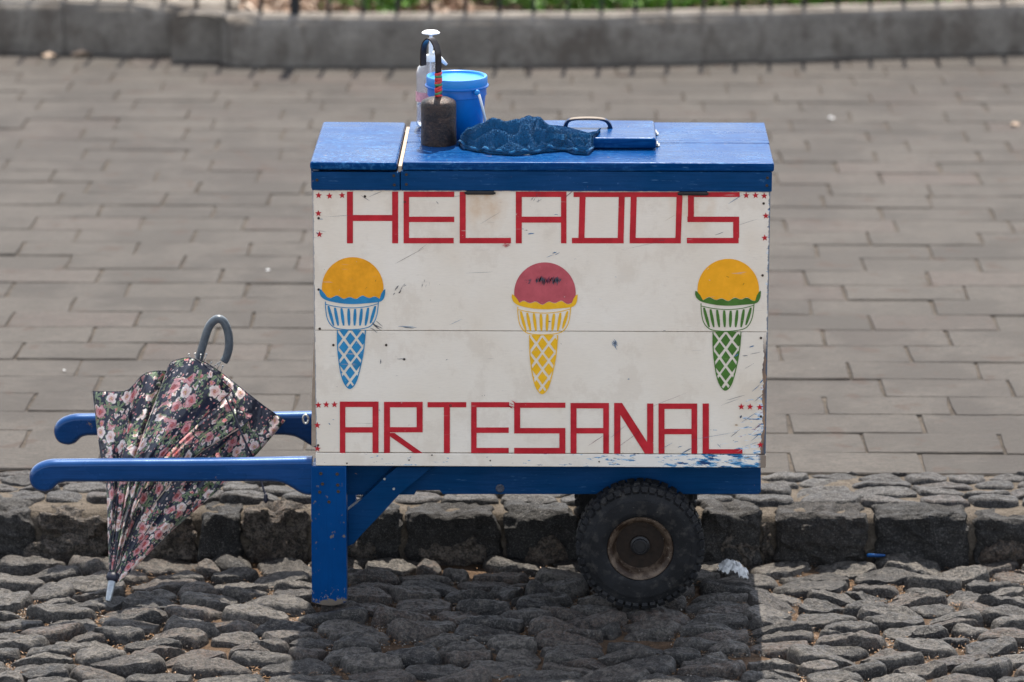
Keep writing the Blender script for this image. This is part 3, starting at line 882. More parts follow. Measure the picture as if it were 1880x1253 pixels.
far_kerb('garden_kerb', left_pts, FH + 0.015, 'low worn concrete kerb edging the garden on the left')
right_pts = [FKP[5] + Vector((0.02, 0.16, 0)), FKP[5] + Vector((-0.045, 0.07, 0)), FKP[5] + Vector((-0.02, 0.012, 0)), FKP[5] + Vector((.06, -0.002, 0))] + [p.copy() for p in FKP[6:]]
far_kerb('garden_kerb', right_pts, FH, 'long worn concrete kerb edging the garden, curving away on the right')
bed = sheet('garden_bed', (-9, 7.5, 9, 14), ZS + 0.16, M_soil, 60, 40, 0.05, 'bare brown earth of the garden bed behind the kerb')
# ground cover: many small leaves
bm = bmesh.new()
def leaf(bm, p, s, tilt=0.8):
    n_ = Vector((random.uniform(-1, 1), random.uniform(-1, 1), random.uniform(.2, 1.4))).normalized()
    a = n_.orthogonal().normalized(); a.rotate(Matrix.Rotation(random.uniform(0, 6.28), 3, n_)); b = n_.cross(a)
    v = [bm.verts.new(p + a * s * 1.3), bm.verts.new(p + b * s * .55 + n_ * s * .15), bm.verts.new(p - a * s), bm.verts.new(p - b * s * .55 + n_ * s * .15)]
    bm.faces.new(v)
for _ in range(30000):
    x = random.uniform(-1.05, 4.2); y = FK(x) + 0.28 + abs(random.gauss(0, 0.9))
    dens = noise.noise(Vector((x * 1.5, y * 2, 0)))
    if dens < -0.25: continue
    if x < -0.55 and random.random() < (-.55 - x) * 2: continue
    hgt = 0.10 + 0.10 * (dens + .3)
    leaf(bm, Vector((x, y, ZS + 0.17 + random.random() ** .7 * hgt)), random.uniform(.012, .03))
tag(obj('ground_cover', bm, M_leaf, smooth=False), 'bright green ground cover growing behind the far kerb', 'plants', kind='stuff')
bm = bmesh.new()
for _ in range(2500):
    x = random.uniform(-3.5, -0.3); y = FK(x) + 0.26 + random.random() * 1.2
    leaf(bm, Vector((x, y, ZS + 0.175 + random.random() * .03)), random.uniform(.015, .04))
tag(obj('leaf_litter', bm, M_dryleaf, smooth=False), 'brown dry leaves lying on the earth left of the greenery', 'leaf litter', kind='stuff')
# fence
fence = thing('iron_fence', 'dark iron picket fence standing on the far concrete kerb', 'fence', (0, 7.3, ZS + FH))
def fence_y(x): return FK(x) + 0.125
zt = ZS + FH
x = PZ(-130, 10, zt).x; k_ = 0
step = 0.1535
xs = []
while x < 3.6:
    xs.append(x); x += step
for x in xs:
    y = fence_y(x)
    post = abs(x - PZ(572, 10, zt).x) < step / 2
    hw = 0.022 if post else 0.0085
    bm = bmesh.new()
    H = 0.66 if post else 0.56 + 0.0
    add_box(bm, (x - hw, y - hw, zt - 0.03), (x + hw, y + hw, zt + H), 0.002, 1)
    if not post:
        add_lathe(bm, [(0.009, 0), (0.016, 0.015), (0.012, 0.03), (0.001, 0.075)], 8, True, Matrix.Translation((x, y, zt + H)))
    obj('fence_post' if post else 'picket', bm, M_fence, fence, smooth=False)
for zr in (0.09, 0.20):
    bm = bmesh.new()
    ys = [(x, fence_y(x)) for x in xs]
    rg = []
    for x, y in ys:
        rg.append([bm.verts.new((x, y + dy, zt + zr + dz)) for dy, dz in ((-.006, -.012), (.006, -.012), (.006, .012), (-.006, .012))])
    for a, b in zip(rg, rg[1:]):
        for i in range(4): bm.faces.new((a[i], a[(i + 1) % 4], b[(i + 1) % 4], b[i]))
    obj('rail', bm, M_fence, fence, smooth=False)

# ------------------------------------------------------------------ CART
cart = thing('ice_cream_cart', 'blue and cream wooden ice cream push cart lettered in red, parked by the kerb', 'cart', ROOT)
FZ = lambda px, py, y=0.0: (PY(px, py, y).x, PY(px, py, y).z)
zB = ZB; z_strip = PY(1000, 833).z; z_mid = PY(1000, 608.5).z; z_trim0 = PY(1000, 350).z; z_trim1 = PY(1000, 314).z; z_top = PY(1000, 297).z
BD_ = 0.505
TH = 0.016
box('board', (XL, 0, z_mid + .0007), (XR, TH, z_trim0 - .0005), M_cream, cart, 0.0012, 1)
box('board', (XL, 0.0005, z_strip + .001), (XR, TH, z_mid - .0007), M_cream, cart, 0.0012, 1)
box('board', (XL - 0.001, -0.003, zB), (XR + 0.001, TH, z_strip - .001), M_cream_strip, cart, 0.002, 1)
# back and sides
for s, x0, x1 in (('l', XL, XL + TH), ('r', XR - TH, XR)):
    box('side_panel', (x0, TH + .0006, zB), (x1, BD_ - TH - .0006, z_trim1 - 0.001), M_cream, cart, 0.001, 1)
box('back_panel', (XL, BD_ - TH, zB), (XR, BD_, z_trim1 - 0.001), M_cream, cart, 0.001, 1)
box('floor_panel', (XL + TH + .0006, TH + .0006, zB + .002), (XR - TH - .0006, BD_ - TH - .0006, zB + .02), M_wood, cart, 0.001, 1)
box('inner_top', (XL + TH + .001, TH + .001, z_trim1 - .02), (XR - TH - .001, BD_ - TH - .001, z_trim1 - .006), M_dark, cart, 0.001, 1)
# blue trim boards
xs0 = PY(735, 330).x; xs1 = PY(737.5, 330).x
box('trim_board', (XL - .001, -0.006, z_trim0), (xs0 - .001, TH - .001, z_trim1 - 0.004), M_blue, cart, 0.0018, 2)
box('trim_board', (xs0 + .001, -0.007, z_trim0), (XR + .003, TH - .001, z_trim1), M_blue, cart, 0.0018, 2)
box('end_trim', (XR + .0005, TH, z_trim0), (XR + .004, BD_, z_trim1), M_blue, cart, 0.001, 1)
box('end_trim', (XL - .004, TH, z_trim0), (XL - .0005, BD_, z_trim1), M_blue, cart, 0.001, 1)
# lids
def slab(name, lo, hi, mat, r=0.007, tilt=0, seg=4):
    bm = bmesh.new(); add_box(bm, lo, hi, r, seg)
    if tilt: bmesh.ops.rotate(bm, cent=((lo[0] + hi[0]) / 2, 0, lo[2]), matrix=Matrix.Rotation(tilt, 3, 'Y'), verts=bm.verts)
    return crisp(obj(name, bm, mat, cart), 60)
lidx1 = PY(730, 300).x
slab('lid', (XL - 0.005, -0.012, z_trim1 + 0.0012), (lidx1 - .001, BD_ + .002, z_top - .0005), M_blue_top, 0.008, 0.006)
tx0 = PY(739, 300).x; tx1 = XR + 0.008
zt0 = z_trim1 + .0008
# the fixed top, laid in boards front to back
yb = [-0.012] + [PZ(1300, q, z_top).y for q in (262.5, 257.5, 243)] + [BD_ + .004]
for a, b in zip(yb, yb[1:]):
    slab('top_board', (tx0, a + .0006, zt0), (tx1, b - .0006, z_top), M_blue_top, 0.006 if a < 0 else 0.0018, 0, 4)
box('divider', (lidx1 + .0015, -0.004, z_trim1 - .004), (tx0 - .0015, BD_ - .01, z_top - 0.012), M_wood, cart, 0.001, 1)
# hatch with handle and hinges
hx0, hx1 = PZ(972, 270, z_top).x, PZ(1205, 276, z_top).x
zh = z_top + 0.032
hy0, hy1 = PZ(1150, 275.5, z_top).y, PZ(1150, 220.5, zh).y
slab('hatch', (hx0, hy0, z_top + .0012), (hx1, hy1, zh), M_blue_top, 0.009)
yh_ = hy0 + 0.13
hpts = [PY(px, py, yh_) for px, py in ((1038, 234), (1041, 225), (1050, 219.5), (1079, 217.5), (1106, 219.5), (1117, 226), (1121, 237))]
bm = bmesh.new()
P = catmull(hpts, 5)
rg = []
for i, p in enumerate(P):
    t = (P[min(i + 1, len(P) - 1)] - P[max(i - 1, 0)]).normalized(); nn = Vector((-t.z, 0, t.x))
    th = 0.0024 + 0.004 * (abs(i / (len(P) - 1) - .5) * 2) ** 2
    rg.append([bm.verts.new(p + nn * a * th + Vector((0, b, 0))) for a, b in ((-1, -.011), (1, -.011), (1, .011), (-1, .011))])
for a, b in zip(rg, rg[1:]):
    for i in range(4): bm.faces.new((a[i], a[(i + 1) % 4], b[(i + 1) % 4], b[i]))
bm.faces.new(rg[0]); bm.faces.new(rg[-1][::-1])
bmesh.ops.bevel(bm, geom=[e for e in bm.edges if abs((e.verts[0].co - e.verts[1].co).y) < .001], offset=.0012, segments=2, affect='EDGES')
hz = min(p.z for p in P)
for px in (1040, 1119):
    q = PY(px, 230, yh_)
    add_box(bm, (q.x - .007, yh_ - .010, zh - .002), (q.x + .007, yh_ + .010, hz + .004), .002, 2)
kh_ = NT('rubbed_handle_paint'); sz_ = kh_.n('SeparateXYZ'); kh_.set(sz_.inputs[0], kh_.pos)
wm_ = kh_.mapr(kh_.math('ADD', sz_.outputs[2], kh_.math('MULTIPLY', kh_.noise(kh_.pos, 90, 4), .008)), max(p.z for p in P) + .001, max(p.z for p in P) + .004)
M_hh = kh_.fin(kh_.mix(wm_, (0.0008, 0.02, 0.075), (0.2, 0.165, 0.13)), 0.45, spec=.1)
sharp(obj('hatch_handle', bm, M_hh, cart), 40)
for py in (247, 268):
    q = PZ(1208, py, z_top)
    bm = bmesh.new(); add_box(bm, (hx1 + .0005, q.y - .016, z_top + .0008), (hx1 + .010, q.y + .016, z_top + .004), .001, 1)
    add_tube(bm, [(hx1 + .003, q.y - .018, z_top + .006), (hx1 + .003, q.y + .018, z_top + .006)], .0032, 8)
    sharp(obj('hinge', bm, M_steel, cart))
# flat black hinges under the trim
for a, b in ((856, 907), (1247, 1298)):
    x0, x1 = PY(a, 353).x, PY(b, 353).x; z0 = PY(900, 357).z
    bm = bmesh.new(); add_box(bm, (x0, -0.0085, z0), (x1, -0.0005, z_trim0 - .0004), .0015, 2)
    add_tube(bm, [(x0 - .004, -.006, z0 + .004), (x1 + .004, -.006, z0 + .004)], .003, 8)
    sharp(obj('hinge', bm, M_blackmetal, cart))
# loose side flap and latch on the left
q0 = PY(574, 600); q1 = PY(569, 827)
bm = bmesh.new()
add_prism_y(bm, [(XL - .001, q0.z), (XL - .0015, q1.z + 0.004), (XL - .014, q1.z), (XL - .012, q1.z + .13)], 0.03, 0.045)
obj('side_flap', bm, M_wood, cart, smooth=False)
bm = bmesh.new()
lp = PY(561, 770, .04)
add_tube(bm, [lp + Vector((.009 * math.cos(a) * .8, 0, .012 * math.sin(a))) for a in [i * math.pi / 8 for i in range(17)]], .003, 8)
obj('latch_ring', bm, M_steel, cart)

# ---- running gear
def prism_px(name, pts, y0, y1, mat, bevel=.003, yref=None):
    bm = bmesh.new(); yr = y0 if yref is None else yref
    add_prism_y(bm, [FZ(px, py, yr) for px, py in pts], y0, y1, bevel)
    return crisp(obj(name, bm, mat, cart), 60)
by0 = 0.072
prism_px('beam', [(575, 850), (1397, 850), (1397, 903), (1393, 908), (812, 908), (808, 899), (764, 899), (761, 909), (640, 909), (575, 909)], by0, by0 + .045, M_blue_frame, .002)
bzt = zB - .001
bzb = FZ(1000, 908, by0)[1]
box('beam', (FZ(575, 880, by0)[0], .39, bzb), (FZ(1397, 880, by0)[0], .432, bzt), M_blue_frame, cart, .003)
for xx in (XL + .12, XR - .5, XR - .06):
    box('cross_member', (xx, by0 + .047, bzb + .01), (xx + .045, .388, bzt), M_blue_frame, cart, .003)
# legs
def leg(y0, y1, x0, x1, zbot, ztop, lab=None):
    bm = bmesh.new()
    n = 6
    pts = [(x0, ztop), (x0 - .002, zbot + .03)] + [(x0 - .003 + (x1 - x0) * t, zbot + .012 * (1 - math.sin(math.pi * t)) * .8) for t in [i / n for i in range(n + 1)]] + [(x1 - .003, zbot + .03), (x1, ztop)]
    add_prism_y(bm, pts, y0, y1, .004)
    return crisp(obj('leg', bm, M_blue_leg, cart), 60)
def m_leg():
    k = NT('blue_paint_leg'); p = k.oco
    s = k.n('SeparateXYZ'); k.set(s.inputs[0], p)
    n1 = k.noise(p, 8, 5, .6); gr = k.noise(k.mapping(p, scale=(40, 40, 3)), 4, 4, .6)
    c = k.mix(k.mapr(n1, .3, .7), (.0005, .036, .145), (.0008, .052, .20))
    c = k.mix(k.mapr(gr, .5, .7, 0, .4), c, (.001, .035, .14))
    low = k.mapr(s.outputs[2], 0.0, 0.13, 0.12, -.16)
    sp = k.noise(p, 120, 4, .75)
    c = k.mix(k.mapr(k.math('ADD', sp, low), .66, .7, 0, .8), c, (.28, .26, .22))
    c = k.mix(k.mapr(k.math('ADD', k.noise(p, 50, 3), k.mapr(s.outputs[2], 0.0, .03, .3, 0)), .66, .72), c, (.16, .13, .1))
    return k.fin(c, .35, k.bump(gr, .15, .004), spec=.4, **{'Specular Tint': (0.2, 0.45, 1.0, 1.0)})
M_blue_leg = m_leg()
lx0, lx1 = PY(572, 950).x, PY(637, 950).x
leg_o = leg(-0.004, 0.04, lx0, lx1, -0.002, zB - .001)
r0 = PY(655, 980, .43)
leg(.434, .474, r0.x - (lx1 - lx0), r0.x, 0.0, zB - .001)
# shaped brace
prism_px('brace', [(638, 938), (660, 921), (712, 872), (728, 858), (795, 858), (735, 906), (700, 944), (672, 973), (650, 999), (640, 1003), (638, 1000)], .038, .0715, M_blue_frame, .003)
# leg screws
bm = bmesh.new()
def add_screw(bm, px, py, y, r=.004):
    q = PY(px, py, y)
    add_lathe(bm, [(r, -.0006), (r, .0008), (r * .55, .0012), (r * .5, .0003)], 10, True, Matrix.Translation(q) @ Matrix.Rotation(rad(90), 4, 'X'))
def screws(name, pts, y, mat=None, r=.004):
    for px, py in pts:
        bm = bmesh.new(); add_screw(bm, px, py, y, r); obj(name, bm, mat or M_screw, cart)
screws('screw_hole', [(589, 870), (619, 871), (587, 904), (621, 903), (604, 922), (620, 891), (592, 889)], -.0046, r=.0045)
screws('screw', [(706, 880), (723, 898)], .0375, M_steel, .0035)
screws('screw', [(918, 897)], by0 - .0005, M_mark, .012)
screws('screw', [(582, 331), (723, 323), (746, 321), (746, 339), (1409, 327), (1408, 341), (724, 340)], -.0076, r=.0038)
screws('screw', [(585, 401), (743, 371), (585, 532), (587, 604), (612, 634), (709, 634), (742, 660), (584, 818), (1400, 506), (1397, 621), (1402, 374), (1397, 765), (827, 745), (670, 361)], -.0006, r=.0033)
screws('screw', [(751, 845), (793, 836), (637, 851), (900, 846), (1100, 848)], -.0035, r=.002)

# ---- handles
HP = [(572, 842), (540, 842.5), (400, 845), (250, 846), (120, 847), (90, 848), (70, 854), (57, 864), (52, 878), (55, 892), (64, 902), (80, 906), (93, 903), (101, 896), (107, 891), (117, 888.6), (135, 888), (300, 888), (470, 887), (512, 889), (530, 896), (548, 907), (562, 912), (572, 912)]
def handle(y0, y1, dpx=0.0, xl=None, yback=None):
    pts = [FZ(px, py, 0) for px, py in HP]
    if xl is not None:
        s = (pts[0][0] - xl) / (pts[0][0] - min(p[0] for p in pts))
        pts = [(pts[0][0] + (x - pts[0][0]) * (s if True else 1), z) for x, z in pts]
    r = (y1 - y0) / 2 * .92
    bm = bmesh.new()
    dn = []
    src = catmull([Vector((x, 0, z)) for x, z in pts], 3)
    n = len(src)
    P2 = [(p.x, p.z) for p in src]
    ar = sum(P2[i][0] * P2[(i + 1) % n][1] - P2[(i + 1) % n][0] * P2[i][1] for i in range(n))
    sg = 1 if ar > 0 else -1
    nr_ = []
    for i in range(n):
        a_, b_ = P2[i - 2], P2[(i + 2) % n]; dx, dz = b_[0] - a_[0], b_[1] - a_[1]; l = math.hypot(dx, dz) or 1
        nr_.append((-dz / l * sg, dx / l * sg))
    nr_[0] = (0, -1); nr_[1] = (0, -1); nr_[-1] = (0, 1); nr_[-2] = (0, 1)
    ym, hh = (y0 + y1) / 2, (y1 - y0) / 2
    rings = []
    for kk in range(13):
        ph = -math.pi / 2 + math.pi * kk / 12
        dd = .0155 * (1 - math.cos(ph)) ** 1.0; yy = ym + hh * math.sin(ph)
        rings.append([bm.verts.new((x + nx * dd, yy, z + nz * dd)) for (x, z), (nx, nz) in zip(P2, nr_)])
    for a_, b_ in zip(rings, rings[1:]):
        for i in range(n): bm.faces.new((a_[i], a_[(i + 1) % n], b_[(i + 1) % n], b_[i]))
    bm.faces.new(rings[0]); bm.faces.new(rings[-1][::-1])
    return crisp(obj('handle', bm, M_blue_handle, cart), 70)
handle(-0.002, 0.042)
handle(.434, .474, xl=PY(97, 787, .434).x)

# ---- wheels
def wheel(cx, cy, cz, outward=-1):
    w = link(bpy.data.objects.new('wheel', None)); w.parent = cart; w.empty_display_size = .05
    w.location = Vector((cx, cy, cz)) - ROOT; ORG[w.name] = Vector((cx, cy, cz))
    M = Matrix.Translation((cx, cy, cz)) @ Matrix.Rotation(rad(90 if outward < 0 else -90), 4, 'X')
    R = WR
    bm = bmesh.new()
    prof = [(.086, -.040), (.090, -.047), (.105, -.0505), (.125, -.051), (.134, -.051), (.1355, -.0485), (.139, -.0485), (.1405, -.0475), (.146, -.0465), (.156, -.043), (R - .006, -.034), (R - .004, 0)]
    prof = prof + [(a, -b) for a, b in prof[::-1][1:]] + [(.086, .0)]
    prof = [prof[-1]] + prof[:-1]
    rings = prof + [prof[0]]
    add_lathe(bm, rings, 72, False, M)
    bmesh.ops.remove_doubles(bm, verts=bm.verts, dist=1e-5)
    sharp(obj('tyre', bm, M_tyre, w), 50)
    # raised ring on the sidewall + tread blocks
    bm = bmesh.new()
    NL = 44
    for i in range(NL):
        a = 2 * math.pi * (i + .15 * random.random()) / NL
        for s in (-1, 1):
            aa = a + (math.pi / NL if s > 0 else 0) + random.uniform(-.012, .012)
            T = Matrix.Rotation(aa, 4, 'Z') @ Matrix.Translation((R - .005, 0, s * .027)) @ Matrix.Rotation(s * .25, 4, 'Y')
            n0 = len(bm.verts); add_box(bm, (-.010, -.0095, -.016), (.0022, .0098, .016), .002, 1)
            bm.verts.ensure_lookup_table(); bmesh.ops.transform(bm, matrix=M @ T, verts=bm.verts[n0:])
            # shoulder bar running down the sidewall
            T2 = Matrix.Rotation(aa, 4, 'Z') @ Matrix.Translation((R - .017, 0, s * .0445)) @ Matrix.Rotation(-s * .55, 4, 'Y')
            n0 = len(bm.verts); add_box(bm, (-.012, -.0075, -.004), (.008, .0075, .0006), .0005, 1)
            bm.verts.ensure_lookup_table(); bmesh.ops.transform(bm, matrix=M @ T2, verts=bm.verts[n0:])
        T = Matrix.Rotation(a + .05, 4, 'Z') @ Matrix.Translation((R - .003, 0, 0))
        n0 = len(bm.verts); add_box(bm, (-.006, -.008, -.008), (.004, .008, .008), .0015, 1)
        bm.verts.ensure_lookup_table(); bmesh.ops.transform(bm, matrix=M @ T, verts=bm.verts[n0:])
    obj('tread_blocks', bm, M_tyre, w, smooth=False)
    bm = bmesh.new()
    # +z of the lathe = towards the viewer (outward)
    add_lathe(bm, [(.088, .036), (.0885, .043), (.086, .047), (.081, .046), (.074, .040), (.070, .030), (.066, .014), (.060, .010), (.058, -.02), (.085, -.03)], 64, False, M)
    sharp(obj('rim', bm, M_rim, w), 60)
    bm = bmesh.new()
    add_lathe(bm, [(.0662, .0125), (.060, .004), (.045, .0), (.034, .002), (.033, .010), (.028, .0125), (.027, .016)], 48, True, M)
    sharp(obj('wheel_disc', bm, M_hubdark, w), 50)
    bm = bmesh.new()
    add_lathe(bm, [(.026, .0125), (.026, .020), (.021, .022), (.0205, .030), (.0185, .032), (.0165, .032), (.0155, .027), (.001, .0275)], 32, True, M)
    sharp(obj('hub', bm, M_blackmetal, w), 40)
    for ang in (70, 215, 300, 145):
        bm = bmesh.new(); a = rad(ang)
        add_lathe(bm, [(.0042, .002), (.0042, .007), (.002, .009)], 8, True, M @ Matrix.Translation((.050 * math.cos(a), .050 * math.sin(a), 0)))
        obj('bolt', bm, M_bolt if ang in (70, 215) else M_hubdark, w)
    return w
wc = PY(1175, 1003, .015)
WR = (PY(1295, 1003, -.03).x - PY(1055, 1003, -.03).x) / 2 - .003
wheel(wc.x, .016, WR + .0, -1)
wheel(wc.x - .004, .395 + .09, WR, 1)
bm = bmesh.new(); add_tube(bm, [(wc.x, .03, WR), (wc.x, .47, WR)], .011, 12); obj('axle', bm, M_hubdark, cart)
for yy in (by0 + .01, .40):
    box('axle_bracket', (wc.x - .02, yy, WR + .006), (wc.x + .02, yy + .025, bzb + .01), M_blackmetal, cart, .002)

# ---- lettering
YL = -0.0011
def paint(name, polys, mat, parent=cart, y=YL):
    bm = bmesh.new()
    for poly in polys:
        vs = []
        for px, py in poly:
            x, z = FZ(px, py, 0); vs.append(bm.verts.new((x, y, z)))
        f = bm.faces.new(vs)
    for f in bm.faces: f.normal_update()
    bmesh.ops.triangulate(bm, faces=bm.faces[:])
    for f in bm.faces:
        f.normal_update()
        if f.normal.y > 0: f.normal_flip()
    me = bpy.data.meshes.new(name); bm.to_mesh(me); bm.free()
    return mesh_obj(name, me, mat, parent, smooth=False)
R_ = lambda x0, y0, x1, y1: [(x0, y0), (x1, y0), (x1, y1), (x0, y1)]
def glyph(polys, what):
    o = paint('letter', polys, M_red); o['label'] = 'red painted letter ' + what
glyph([R_(637, 352, 648, 447), R_(648, 395, 720, 406), R_(720, 352, 731, 447)], 'H')
glyph([R_(741, 352, 751, 447), R_(751, 352, 834, 362), R_(751, 398, 834, 408), R_(751, 437, 833, 447)], 'E')
glyph([R_(844, 352, 855, 447), R_(855, 437, 938, 447)], 'L')
glyph([R_(947, 352, 958, 447), R_(958, 352, 1030, 362), R_(958, 398, 1030, 409), R_(1030, 352, 1040, 447)], 'A')
glyph([R_(1053, 353, 1152, 362), [(1064, 362), (1075, 362), (1073, 437), (1062, 437)], R_(1050, 437, 1145, 447), [(1136, 362), (1147, 362), (1145, 437), (1134, 437)]], 'D')
glyph([R_(1152, 353, 1253, 362), [(1158, 362), (1169, 362), (1167, 437), (1156, 437)], [(1156, 437), (1250, 437), (1250, 447), (1156, 447)], [(1242, 362), (1253, 362), (1250, 437), (1240, 437)]], 'O')
glyph([R_(1263, 353, 1358, 362), R_(1263, 362, 1274, 398), R_(1262, 398, 1357, 408), [(1346, 408), (1357, 408), (1357, 437), (1346, 437)], R_(1261, 437, 1356, 447)], 'S')
glyph([R_(624, 737.5, 634, 832), R_(634, 737.5, 684, 747.5), R_(634, 784.5, 684, 794.5), R_(684, 737.5, 695, 832)], 'A')
glyph([R_(705, 738, 716, 832), R_(716, 738, 765, 748), R_(765, 738, 776, 794), R_(716, 784.5, 765, 794), [(716, 795), (724, 795), (776, 832), (760, 832), (716, 801.5)]], 'R')
glyph([R_(785, 738.5, 856, 748), R_(815, 748, 826, 832)], 'T')
glyph([R_(865, 738.5, 875, 832), R_(875, 738.5, 935, 748), R_(875, 785, 934, 795), R_(875, 822.5, 934, 832)], 'E')
glyph([R_(944, 739.5, 1038, 749), R_(944, 749, 955, 786), R_(944, 786, 1038, 796), R_(1027, 796, 1038, 822.5), R_(944, 822.5, 1038, 833)], 'S')
glyph([R_(1047.5, 740, 1058.5, 833), R_(1058.5, 740, 1107.5, 750), R_(1058.5, 786, 1107.5, 796), R_(1107.5, 740, 1118, 833)], 'A')
glyph([R_(1127.5, 740, 1139, 833), [(1139, 740), (1142, 740), (1188, 812), (1188, 833), (1184, 833), (1139, 762)], R_(1188, 741, 1199.5, 833)], 'N')
glyph([R_(1209, 741, 1220, 833), R_(1220, 741, 1269.5, 751), R_(1220, 787.5, 1269.5, 797.5), R_(1269.5, 741, 1280, 833)], 'A')
glyph([R_(1290, 741, 1301.5, 833), R_(1301.5, 825, 1363, 833)], 'L')
for sx, sy in ((585, 359), (605, 360), (628, 359), (584.5, 392), (586.5, 430.5), (1370, 359), (1387, 359), (1403, 360), (1406, 396.5), (1404, 437), (584.5, 744), (599, 743), (614, 743), (582.5, 781), (583, 824), (1361, 747), (1377, 747), (1395, 748), (1396, 817)):
    r0_ = random.uniform(-.1, .1)
    pts = []
    for i in range(10):
        a = -math.pi / 2 + r0_ + i * math.pi / 5; rr = 6.3 if i % 2 == 0 else 2.7
        pts.append((sx + rr * math.cos(a), sy + rr * math.sin(a)))
    o = paint('star', [pts], M_red)

# ---- painted cones (drawn in the photo's measure of the left one, shifted for the others)
def sh_clip(poly, clipper):
    out = poly
    n = len(clipper)
    area = sum(clipper[i][0] * clipper[(i + 1) % n][1] - clipper[(i + 1) % n][0] * clipper[i][1] for i in range(n))
    for i in range(n):
        a, b = clipper[i], clipper[(i + 1) % n]
        nx, ny = b[1] - a[1], -(b[0] - a[0])
        if area < 0: nx, ny = -nx, -ny
        out = clip(out, nx, ny, a[0] * nx + a[1] * ny)
        if len(out) < 3: return []
    return out
def ribbon(pts, w):
    n = len(pts); polys = []
    L, R = [], []
    for i, p in enumerate(pts):
        a, b = pts[max(i - 1, 0)], pts[min(i + 1, n - 1)]
        dx, dy = b[0] - a[0], b[1] - a[1]; l = math.hypot(dx, dy) or 1
        L.append((p[0] - dy / l * w / 2, p[1] + dx / l * w / 2)); R.append((p[0] + dy / l * w / 2, p[1] - dx / l * w / 2))
    return [[L[i], L[i + 1], R[i + 1], R[i]] for i in range(n - 1)]
def sm2(pts, k=5, closed=False):
    return [(v.x, v.y) for v in catmull([Vector((a, b, 0)) for a, b in pts], k, closed)]
def painted_cone(dx, dy, mscoop, mtrim, label, seed):
    rnd = random.Random(seed)
    sh = lambda P: [(x + dx, y + dy) for x, y in P]
    shp = lambda PP: [sh(P) for P in PP]
    cx, cy, R = 647.5, 529, 56.5
    scoop = []
    for i in range(61):
        a = rad(188) + (rad(352) - rad(188) + 0) * i / 60 if False else rad(165) + rad(210) * i / 60
        scoop.append((cx + R * math.cos(a), cy + R * 1.0 * math.sin(a)))
    wav = [(x, 546 + 2.2 * math.sin(x * .27 + seed) + 1.5 * math.sin(x * .11)) for x in range(700, 594, -3)]
    scoop = [p for p in scoop if p[1] < 541] + [p for p in wav if abs(p[0] - cx) < 52]
    root = paint('painted_ice_cream', [sh(scoop)], mscoop); root['label'] = label
    top = [(587, 531), (590, 532), (596, 539)] + [(x, y + .6) for x, y in sm2([p for p in wav[::-1] if 598 < p[0] < 698][::2], 3)] + [(700, 539), (704, 533), (707.5, 531)]
    bot = sm2([(707, 540), (704, 549), (696, 554.5), (672, 557), (647, 558.5), (622, 556.5), (600, 551.5), (590, 545), (586.5, 537)], 5)
    paint('painted_collar', [sh(top + bot)], mtrim, root, YL - .0006)
    # cup
    outl = ribbon(sm2([(597.5, 554), (598, 568), (601, 585), (608, 597), (620, 603.5), (646, 605.5), (673, 602), (685, 594), (692, 578), (695, 553.5)], 5), 1.5)
    rim = ribbon(sm2([(598, 559), (620, 563.5), (647, 565.5), (674, 563), (695, 557.5)], 4), 1.3)
    ribs = []
    for xt, xb, yt in ((603, 612.5, 562), (615, 621, 565), (627, 631, 566), (640, 641, 567), (652, 651, 567.5), (664, 661, 566.5), (676, 671, 565), (689, 680, 562)):
        yb = 598 if 612 < xb < 679 else 594
        l = []; r = []
        for t in (0, .12, .3, .6, .85, 1):
            x = xt + (xb - xt) * t ** 1.1; y = yt + (yb - yt) * t; w = 2.9 * math.sin(math.pi * (0.12 + .8 * t)) ** .6
            l.append((x - w, y)); r.append((x + w, y))
        ribs.append(l + r[::-1])
    paint('painted_cup', shp(outl), mtrim, root, YL)
    paint('painted_ribs', shp(ribs), mtrim, root, YL - .0002)
    paint('painted_rim', shp(rim), mtrim, root, YL - .0004)
    # wafer
    cone = sm2([(619.5, 606), (620, 640), (624, 675), (628, 693), (633, 705), (641, 713.5), (649, 709), (656, 695), (663, 668), (668, 640), (671, 606)], 4)
    dia = []
    a_, b_ = 11.5, 15.6; gp = .76
    for i in range(-4, 5):
        for j in range(-2, 10):
            ccx = 643 + i * a_ + 0.0; ccy = 622 + j * b_
            if (i + j) % 2: continue
            q = [(ccx, ccy - b_ * gp), (ccx + a_ * gp, ccy), (ccx, ccy + b_ * gp), (ccx - a_ * gp, ccy)]
            q = [(x + rnd.uniform(-.5, .5), y + rnd.uniform(-.5, .5)) for x, y in q]
            c = sh_clip(q, cone)
            if len(c) >= 3: dia.append(c)
    paint('painted_wafer', shp(dia), mtrim, root, YL)
    paint('painted_wafer_outline', shp(ribbon(cone, 1.8)), mtrim, root, YL - .0004)
    return root
painted_cone(0, 0, M_orange, M_pblue, 'painted orange scoop on a light blue cone', 1)
painted_cone(353, 9.5, M_pink, M_pyel, 'painted pink scoop on a yellow cone', 4)
painted_cone(689.5, 3, M_orange2, M_pgreen, 'painted orange scoop on a green cone', 9)

